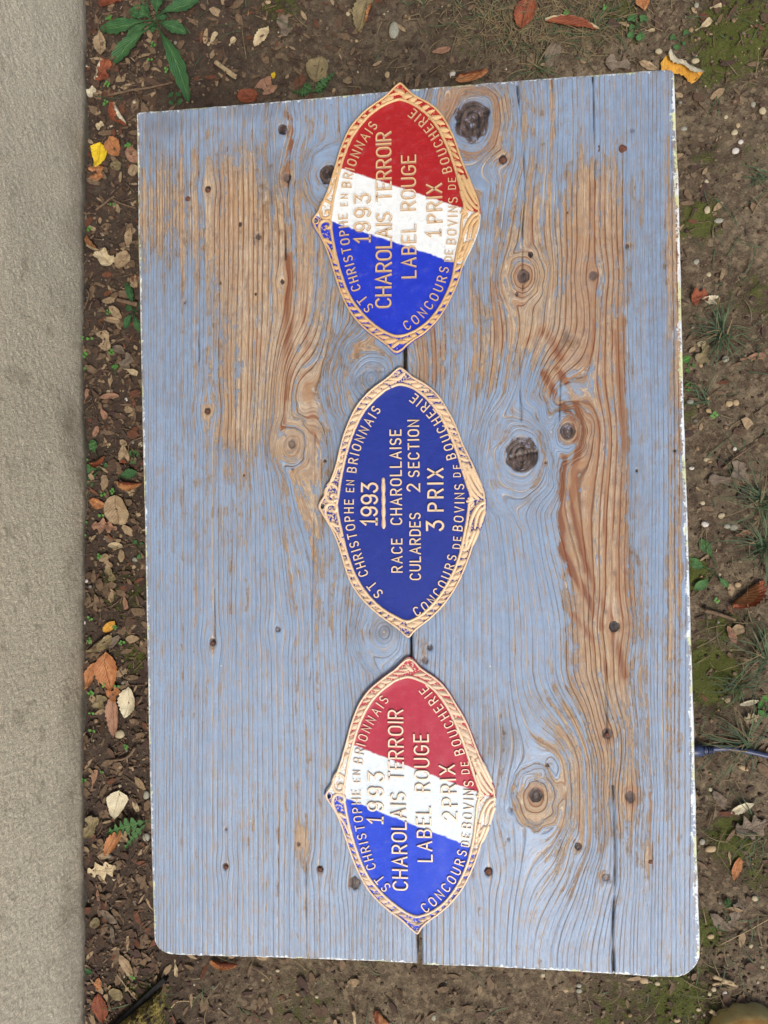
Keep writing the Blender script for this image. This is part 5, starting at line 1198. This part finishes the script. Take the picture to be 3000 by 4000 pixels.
rs = np.random.RandomState(7); n = 4200; W_, Z_ = scatter_pts(n, rs, 'litter')
lv = np.array([(-.5, -.12, 0), (-.5, .12, 0), (-.1, -.3, .08), (-.1, .3, .08), (.3, -.2, .05), (.3, .25, .05), (.55, -.03, .12), (.55, .05, .12)], float)
lf = np.array([(0, 2, 3, 1), (2, 4, 5, 3), (4, 6, 7, 5)])
sz = .004 + .022 * rs.rand(n) ** 2.0; asp = .35 + .9 * rs.rand(n) ** 1.5; a = rs.rand(n) * 6.28; tz = rs.randn(n) * .22; cup = rs.rand(n) * .8
L3 = lv[None] + .12 * (rs.rand(n, 8, 3) - .5); L3[..., 1] *= asp[:, None]; L3[..., 2] = L3[..., 2] * cup[:, None] + tz[:, None] * L3[..., 0]
L3 *= sz[:, None, None]
x = L3[..., 0] * np.cos(a)[:, None] - L3[..., 1] * np.sin(a)[:, None]; y = L3[..., 0] * np.sin(a)[:, None] + L3[..., 1] * np.cos(a)[:, None]
V = np.stack([x + W_[:, :1], y + W_[:, 1:], L3[..., 2] + Z_[:, None] + .0025], 2).reshape(-1, 3)
F = (lf[None] + (np.arange(n) * 8)[:, None, None]).reshape(-1, 4)
LM = [mat_plain('litter_a', lin(112, 92, 70), .8, 0, lin(92, 74, 56), 200), mat_plain('litter_b', lin(86, 66, 50), .8, 0, lin(70, 54, 42), 200), mat_plain('litter_c', lin(150, 128, 98), .8, 0, lin(126, 106, 80), 200),
      mat_plain('litter_d', lin(72, 54, 44), .8, 0, lin(58, 44, 38), 200), mat_plain('litter_e', lin(104, 66, 44), .8, 0, lin(84, 52, 38), 200)]
mi = np.repeat(rs.choice(5, n, p=[.3, .28, .12, .22, .08]), 3)
tag(obj('leaf_litter', meshdata('leaf_litter', V, F, LM, mi=mi)), 'broken bits of dead leaves covering the soil', 'litter', kind='stuff')
rg = random.Random(4); Vs = []; Fs = []
for k in range(420):
    if rg.random() < .55: px, py = rg.uniform(335, 600), rg.uniform(-100, 4100)
    elif rg.random() < .6: px, py = rg.uniform(400, 3100), rg.uniform(-120, 400)
    else: px, py = rg.choice((rg.uniform(2650, 3100), rg.uniform(2650, 3100))), rg.uniform(-100, 4100)
    c = G(px, py, .003); a = rg.uniform(0, 6.28); L = rg.uniform(15, 75) * GS; b = rg.uniform(-.3, .3)
    pts = [(c.x + math.cos(a + b * t) * L * (t - .5), c.y + math.sin(a + b * t) * L * (t - .5), c.z + .001 * math.sin(3 * t)) for t in (0, .33, .66, 1)]
    V_, F_ = tube(pts, rg.uniform(.0004, .0011), 4); k0 = len(Vs); Vs += [tuple(p) for p in V_]; Fs += [tuple(q + k0 for q in f) for f in F_]
tag(obj('plant_debris', meshdata('plant_debris', Vs, Fs, [M['twig']])), 'fine rootlets and stalk bits strewn over the soil', 'debris', kind='stuff')

# ---------------------------------------------------------------- single pebbles
def stone_mesh(name, seed, mat, sub=3):
    import bmesh
    bm = bmesh.new(); bmesh.ops.create_icosphere(bm, subdivisions=sub, radius=1.0)
    co = np.array([v.co[:] for v in bm.verts]); d = 1 + .16 * vn(co[:, 0] * 1.3 + seed * 3.1, co[:, 1] * 1.3 + co[:, 2], seed) + .05 * vn(co[:, 0] * 4 + seed, co[:, 1] * 4 + co[:, 2] * 4, seed + 3)
    for v, k in zip(bm.verts, d): v.co *= float(k)
    me = bpy.data.meshes.new(name); bm.to_mesh(me); bm.free(); me.materials.append(mat)
    me.polygons.foreach_set('use_smooth', np.full(len(me.polygons), True)); return me
def mat_stone(nm, c1, c2): return mat_plain(nm, c1, .6, 0, c2, 6, .0)
SM = {'grey': mat_stone('grey_pebble', lin(150, 148, 132), lin(122, 120, 104)), 'white': mat_stone('white_pebble', lin(200, 194, 184), lin(172, 164, 152)), 'tan': mat_stone('tan_pebble', lin(172, 150, 114), lin(146, 124, 92)), 'cream': mat_stone('cream_pebble', lin(180, 166, 134), lin(150, 138, 110))}
PEB = [(1538, 124, 20, 32, 85, 'grey', 'smooth oval grey pebble above the first plaque tip'), (1768, 288, 12, 17, 70, 'white', 'small white pebble touching the orange beech leaf'), (1325, 84, 12, 14, 0, 'tan', 'tan pebble right of the dull torn leaf'), (1360, 57, 9, 9, 0, 'cream', 'little cream pebble beside the drooping brown leaf'),
 (1513, 298, 10, 13, 90, 'tan', 'small tan pebble just above the first plaque tip'), (1307, 360, 9, 11, 90, 'tan', 'tan pebble at the table end below the round olive leaf'), (1393, 162, 7, 7, 0, 'tan', 'tiny pebble below the drooping leaf'), (1050, 16, 12, 9, 0, 'tan', 'tan pebble at the top edge'),
 (2944, 405, 10, 11, 0, 'grey', 'grey tan pebble below moss at the upper right'), (2978, 432, 14, 14, 0, 'cream', 'cream pebble at the right edge, upper part'), (2883, 489, 9, 10, 0, 'tan', 'tan pebble left of the cream edge pebble'), (2869, 518, 12, 12, 0, 'cream', 'round cream pebble on bare soil, upper right'),
 (2892, 556, 11, 9, 10, 'white', 'white pebble on bare soil, upper right'), (2872, 590, 15, 12, 20, 'white', 'sparkling white stone chip near the white pebble'), (2838, 452, 8, 8, 0, 'cream', 'tiny cream pebble left of the round one'), (2675, 498, 12, 9, 90, 'grey', 'pebble beside the right board below the corner'),
 (2758, 824, 12, 14, 80, 'cream', 'cream pebble on moss right of the board'), (2804, 864, 18, 11, 5, 'grey', 'flat grey pebble below the cream one on moss'), (2574, 198, 13, 11, 0, 'cream', 'pale pebble below the thin seedling'), (2600, 222, 16, 15, 0, 'grey', 'greyish pebble left of the yellow leaf'), (2718, 232, 15, 11, 0, 'cream', 'pale pebble right above the yellow leaf'),
 (2720, 22, 9, 11, 0, 'grey', 'grey pebble under the winged seed at the top right'), (2720, 1022, 11, 11, 0, 'grey', 'grey pebble beside the right board, second quarter'), (2770, 1070, 9, 9, 30, 'cream', 'pale green tinted pebble above the crumpled rust leaf'), (2740, 1342, 18, 13, 10, 'cream', 'large cream pebble in the dense grass tuft'), (2740, 1425, 8, 9, 0, 'tan', 'tan pebble below the olive torn leaf'),
 (2835, 1402, 13, 14, 0, 'grey', 'pale grey stone below the dense grass tuft'), (2696, 1570, 14, 11, 0, 'grey', 'grey stone touching the right board'), (2770, 1605, 14, 10, -30, 'tan', 'brownish stone under the sparse tuft'), (2848, 1577, 13, 12, 0, 'tan', 'tan stone of a close pair'), (2876, 1572, 13, 12, 0, 'tan', 'second tan stone of the close pair, on the right'), (2872, 1752, 8, 8, 0, 'white', 'bluish white chip on bare soil'),
 (2762, 1796, 13, 8, -10, 'cream', 'pale flat pebble above the twig'), (2702, 1829, 10, 7, 0, 'white', 'whitish pebble near the right board'), (2742, 1965, 10, 8, 0, 'cream', 'cream pebble in bare soil, middle right'), (2815, 2014, 14, 11, 20, 'cream', 'cream pebble with a brown side, middle right'), (2750, 2048, 14, 11, -10, 'white', 'white rounded pebble above the four leaved weed'), (2865, 2060, 16, 13, 0, 'grey', 'grey pebble of a pair by the grass'),
 (2838, 2056, 12, 10, 0, 'grey', 'left grey pebble of a pair by the grass'), (2815, 2246, 5, 7, 0, 'cream', 'tiny cream pebble beside the four leaved weed'), (2885, 2285, 13, 11, 0, 'tan', 'tan pebble above the angular orange leaf'), (2842, 2735, 12, 14, 0, 'tan', 'tan brown stone near the moss above the cable'), (2905, 3000, 20, 9, -20, 'tan', 'tan pebble below the cable'),
 (2775, 3314, 21, 13, 10, 'tan', 'largest tan stone beside the lower right board'), (2743, 3289, 11, 12, 0, 'grey', 'grey green stone beside the largest tan stone'), (2776, 3084, 9, 8, 0, 'cream', 'cream pebble beside the lower right board edge'), (2778, 3660, 14, 9, 20, 'tan', 'tan oval stone near the rounded table corner'), (2944, 3505, 12, 11, 0, 'cream', 'cream stone right of the lobed grey leaf'), (2932, 3692, 9, 9, 0, 'cream', 'cream stone at the lower right'),
 (2516, 3832, 18, 13, 0, 'tan', 'pinkish tan stone under the bottom table edge'), (2567, 3843, 11, 8, 0, 'cream', 'pale stone right of the pinkish tan stone'), (2782, 3853, 9, 10, 0, 'cream', 'cream stone below the crossed straws'), (2826, 3872, 9, 13, 0, 'white', 'whitish angular stone below the crossed straws'), (2768, 3876, 7, 8, 0, 'cream', 'small notched cream stone left of the angular one'), (2726, 3940, 9, 7, 0, 'cream', 'cream stone near the splinter at the bottom right'),
 (2640, 3974, 13, 8, 10, 'tan', 'tan stone at the bottom right'), (2974, 3772, 8, 8, 0, 'cream', 'cream chip at the right edge, lower part'), (1085, 3789, 9, 7, 0, 'cream', 'cream pebble below the left board'), (1027, 3828, 6, 5, 0, 'tan', 'orange tan pebble at the bottom left of centre'), (2260, 3846, 11, 9, 0, 'grey', 'grey green pebble below the right board'), (2262, 3870, 12, 9, 0, 'grey', 'blue grey pebble under the grey green one'), (2210, 3873, 11, 7, 10, 'tan', 'orange tan pebble left of the blue grey one'),
 (1694, 3967, 9, 12, 70, 'grey', 'pale grey pebble at the bottom centre'), (470, 2868, 20, 19, 0, 'cream', 'large round cream pebble below the cream folded leaf'), (350, 2268, 7, 8, 0, 'white', 'small white chip at the wall, middle'), (339, 2427, 12, 10, 20, 'white', 'white stone against the wall above the olive leaf'), (530, 2186, 12, 11, 0, 'grey', 'grey pebble beside the left board, middle'), (525, 2215, 9, 11, 0, 'tan', 'tan pebble under the grey one at the left board'),
 (540, 2010, 12, 9, 0, 'tan', 'tan pebble beside the fan veined leaf'), (574, 3103, 16, 19, 0, 'grey', 'whitish pebble half under the left board'), (575, 3265, 16, 18, 0, 'grey', 'grey pebble half under the left board near the green stem'), (446, 3432, 9, 8, 0, 'cream', 'cream pebble below the flat khaki leaf'), (706, 3785, 10, 11, 60, 'tan', 'tan pebble below the left board corner'), (426, 1530, 9, 7, 30, 'cream', 'cream pebble above the narrow pinkish leaf'), (489, 1560, 8, 9, 0, 'white', 'bluish white chip in the left strip'),
 (415, 1295, 6, 6, 0, 'white', 'tiny white chip beside the rolled tan leaf'), (410, 1392, 9, 13, -30, 'cream', 'beige stone in the left strip above the scalloped leaf'), (545, 1735, 12, 12, 0, 'cream', 'cream stone half under the left board'), (425, 1735, 7, 7, 0, 'tan', 'orange pebble in the left strip')]
for i_, (px, py, a, b, ang, kd, lab) in enumerate(PEB):
    c = G(px, py); h = min(a, b) * GS * .55
    o = obj('pebble', stone_mesh('pebble', i_, SM[kd], 2), None, loc=(c.x, c.y, c.z + h * .45), rz=R(ang)); k = (b, a) if ang in (70, 80, 85, 90) else (a, b)
    o.scale = (k[0] * GS, k[1] * GS, h); tag(o, lab, 'pebble', 'pebbles lying in the soil')

# ---------------------------------------------------------------- sticks and straws
def stick(label, pts, r, mat='twig', name='twig', cat='twig', flat=1.0, h=.004):
    Q = [G(a, b, h + r) for a, b in pts]; c = Q[0]; w = np.array([list(q - c) for q in Q]); w[:, 2] = np.linspace(w[0, 2], w[-1, 2], len(w))
    w = catmull(w, max(8, 3 * len(w))); w[:, 2] += r * .3 * np.sin(np.arange(len(w)) * 1.7)
    V_, F_ = tube(w, np.linspace(r, r * .7, len(w)), 7, flat)
    return tag(obj(name, meshdata(name, V_, F_, [M[mat]]), None, loc=c), label, cat, 'sticks and straws on the ground')
stick('flat pale splinter of straw above the table near the weed', [(845, 250), (885, 280), (930, 312)], .0042, 'straw', 'straw', 'straw', .4)
stick('second pale straw crossing beneath the splinter', [(862, 262), (895, 295), (928, 318)], .0026, 'straw', 'straw', 'straw', .5)
stick('dark root lying across the soil below the big weed', [(430, 385), (510, 365), (600, 350), (680, 330)], .0022)
stick('forked dark twig in the left strip near the wall', [(388, 832), (430, 795), (455, 772)], .0022)
stick('dark curved twig toward the left board', [(440, 780), (480, 800), (535, 815)], .0018)
stick('brown twig poking from under the left board', [(545, 1195), (510, 1188), (470, 1178)], .0045)
stick('thin stem arching by the left board below the tan leaf', [(555, 1708), (520, 1720), (505, 1735), (500, 1765)], .0011)
stick('brown stick lying right of the table at mid height', [(2748, 2383), (2800, 2396), (2870, 2420)], .0036)
stick('thin long twig crossing the soil at the right', [(2820, 1832), (2880, 1780), (2955, 1730)], .0018)
stick('pale flat splinter right of the rounded table corner', [(2776, 3795), (2812, 3808), (2855, 3820)], .0038, 'straw', 'straw', 'straw', .5)
stick('straw crossing under the pale splinter', [(2806, 3815), (2840, 3822), (2868, 3830)], .0026, 'straw', 'straw', 'straw', .6)
stick('short straw left of the crossed straws', [(2775, 3831), (2800, 3826), (2820, 3820)], .0026, 'straw', 'straw', 'straw', .6)
stick('short flat wood splinter at the bottom right', [(2765, 3930), (2785, 3945), (2802, 3958)], .0036, 'straw', 'splinter', 'splinter', .4)
stick('long thin stalk slanting down from the right edge', [(3020, 3565), (2930, 3620), (2806, 3687)], .0010, 'straw', 'stalk', 'stalk')
stick('pale bone like stick at the bottom centre', [(1382, 3938), (1386, 3965), (1388, 4005)], .0034, 'straw')
stick('thin straight stalk in dark litter, bottom left', [(462, 3792), (500, 3845), (542, 3895)], .0008, 'straw', 'stalk', 'stalk')
stick('thin bent twig above the first plaque', [(1355, 240), (1385, 310), (1412, 362)], .0009)
stick('reddish twig at the left table edge, upper', [(352, 1138), (365, 1170), (340, 1240)], .0016)
stick('long curved dead stalk at the bottom below the left board', [(672, 3930), (700, 3905), (745, 3902)], .0012, 'straw', 'stalk', 'stalk')
stick('brown stalk in the lower left litter', [(535, 2915), (500, 2955), (440, 2965)], .0028)

# ---------------------------------------------------------------- cable, lichen block, bar, stump
M['cable'] = mat_plain('navy_rubber', lin(44, 52, 78), .42, 0, lin(58, 68, 98), 100, 0, .5)
root = empty('power_cable', G(2700, 2925), 'dark blue rubber cable and plug sleeve coming from under the right board', 'cable')
rl = Vector(root.location)
pts = [G(a, b, .011) - rl for a, b in ((2560, 2920), (2640, 2921), (2705, 2922), (2735, 2922))]
V_, F_ = tube([list(p) for p in pts], [.0085, .0095, .0095, .0085], 12); obj('plug_sleeve', meshdata('plug_sleeve', V_, F_, [M['cable']]), root)
for k in range(5):
    p0 = G(2739 + k * 8, 2921, .011) - rl; p1 = G(2743 + k * 8, 2921, .011) - rl
    V_, F_ = tube([list(p0), list(p1)], .0072 - .0004 * k, 12); obj('strain_relief_rib', meshdata('strain_relief_rib', V_, F_, [M['cable']]), root)
pts = [G(a, b, .008) - rl for a, b in ((2730, 2921), (2790, 2917), (2850, 2917), (2910, 2927), (3000, 2948), (3120, 2985), (3300, 3060))]
w = catmull([list(p) for p in pts], 50); w[:, 2] = .008
V_, F_ = tube(w, .0042, 10); obj('cord', meshdata('cord', V_, F_, [M['cable']]), root)

s = NT('yellow_lichen'); v = s.co(); n = s.noise(v, 60, 5, .7); n2 = s.noise(v, 160, 3, .6)
s.bump(s.add(n, n2), .006, 1.0)
M['lichen'] = s.out(s.mix(s.step(n, .42, .6), lin(52, 42, 22), s.mix(n2, lin(112, 98, 40), lin(140, 126, 64))), .9)
def block(name, quad, h, mat, label, cat, amp, nn=40, base=-.01):
    Q = np.array([P(a, b, 0)[:2] for a, b in quad]); c = Q.mean(0); q = Q - c
    u = np.linspace(0, 1, nn); U, Vv = np.meshgrid(u, u)
    X = (q[0, 0] * (1 - U) + q[1, 0] * U) * (1 - Vv) + (q[3, 0] * (1 - U) + q[2, 0] * U) * Vv
    Y = (q[0, 1] * (1 - U) + q[1, 1] * U) * (1 - Vv) + (q[3, 1] * (1 - U) + q[2, 1] * U) * Vv
    e = np.minimum(np.minimum(U, 1 - U), np.minimum(Vv, 1 - Vv)); Z = h * (1 - .35 * (1 - sstep(e, 0, .12))) + amp * np.abs(vn(X * 160, Y * 160, 3)) + amp * .7 * vn(X * 380, Y * 380, 5)
    Z = np.where(e <= 0, base, Z)
    return tag(obj(name, meshdata(name, np.stack([X.ravel(), Y.ravel(), Z.ravel()], 1), gridfaces(nn, nn), [mat]), None, loc=(c[0], c[1], 0)), label, cat)
block('lichen_block', [(640, 3850), (650, 4120), (330, 4160), (450, 4000)], .030, M['lichen'], 'block crusted with yellow green lichen at the bottom left', 'block', .006, 70)
M['bar'] = mat_plain('blackened_bar', lin(16, 16, 15), .8, 0, lin(26, 26, 24), 120, .0005)
V_, F_ = box(-.17, .17, -.008, .008, 0, .045, .002)
c0, c1 = P(636, 3836, .02), P(430, 4030, .02); mid_ = (c0 + c1) / 2; dr = c0 - c1
V_, F_ = box(-dr.length / 2, dr.length / 2 , -.0042, .0042, 0, .014, .001)
tag(obj('flat_bar', meshdata('flat_bar', V_, F_, [M['bar']], smooth=False), None, loc=(mid_.x, mid_.y, .0), rz=math.atan2(dr.y, dr.x)), 'black metal bar slanting along the lichen covered block', 'bar')

s = NT('cut_log'); o3 = s.sep(s.co()); n = s.noise(s.co(), 40, 5, .7); rad = s.math('SQRT', s.add(s.mul(o3[0], o3[0]), s.mul(o3[1], o3[1])))
rim = s.step(s.add(rad, s.mul(s.math('SUBTRACT', n, .5), .012)), .046, .058)
s.bump(n, .0020, .6)
M['stump'] = s.out(s.mix(rim, s.mix(n, lin(118, 84, 36), lin(146, 110, 54)), s.mix(n, lin(150, 134, 84), lin(186, 172, 116))), .85)
c = P(2945, 4108, .035); nn = 48; V_ = []; prof = [(0, .040), (.25, .040), (.5, .039), (.75, .037), (.88, .034), (.96, .028), (1.0, .020), (1.0, .010), (1.0, .0), (1.0, -.02)]
rad0 = 138 / (FP / (HC - .035)); F_ = []
for r_, z in prof:
    for k in range(nn):
        a = 2 * math.pi * k / nn; w_ = rad0 * max(r_, .001) * (1 + .025 * math.sin(3 * a) + .012 * math.sin(11 * a)); V_.append((w_ * math.cos(a), w_ * math.sin(a), z + .0012 * math.sin(9 * a + r_ * 20) * (r_ > 0)))
for l in range(len(prof) - 1):
    for k in range(nn): F_.append((l * nn + k, l * nn + nn + k, l * nn + nn + (k + 1) % nn, l * nn + (k + 1) % nn))
tag(obj('log_stump', meshdata('log_stump', V_, F_, [M['stump']]), None, loc=(c.x, c.y, 0)), 'rounded yellow brown stump with a pale rim at the bottom right corner', 'stump')

# loose things beside each other must not share the cutter's leftovers
for me in list(bpy.data.meshes):
    if me.users == 0: bpy.data.meshes.remove(me)
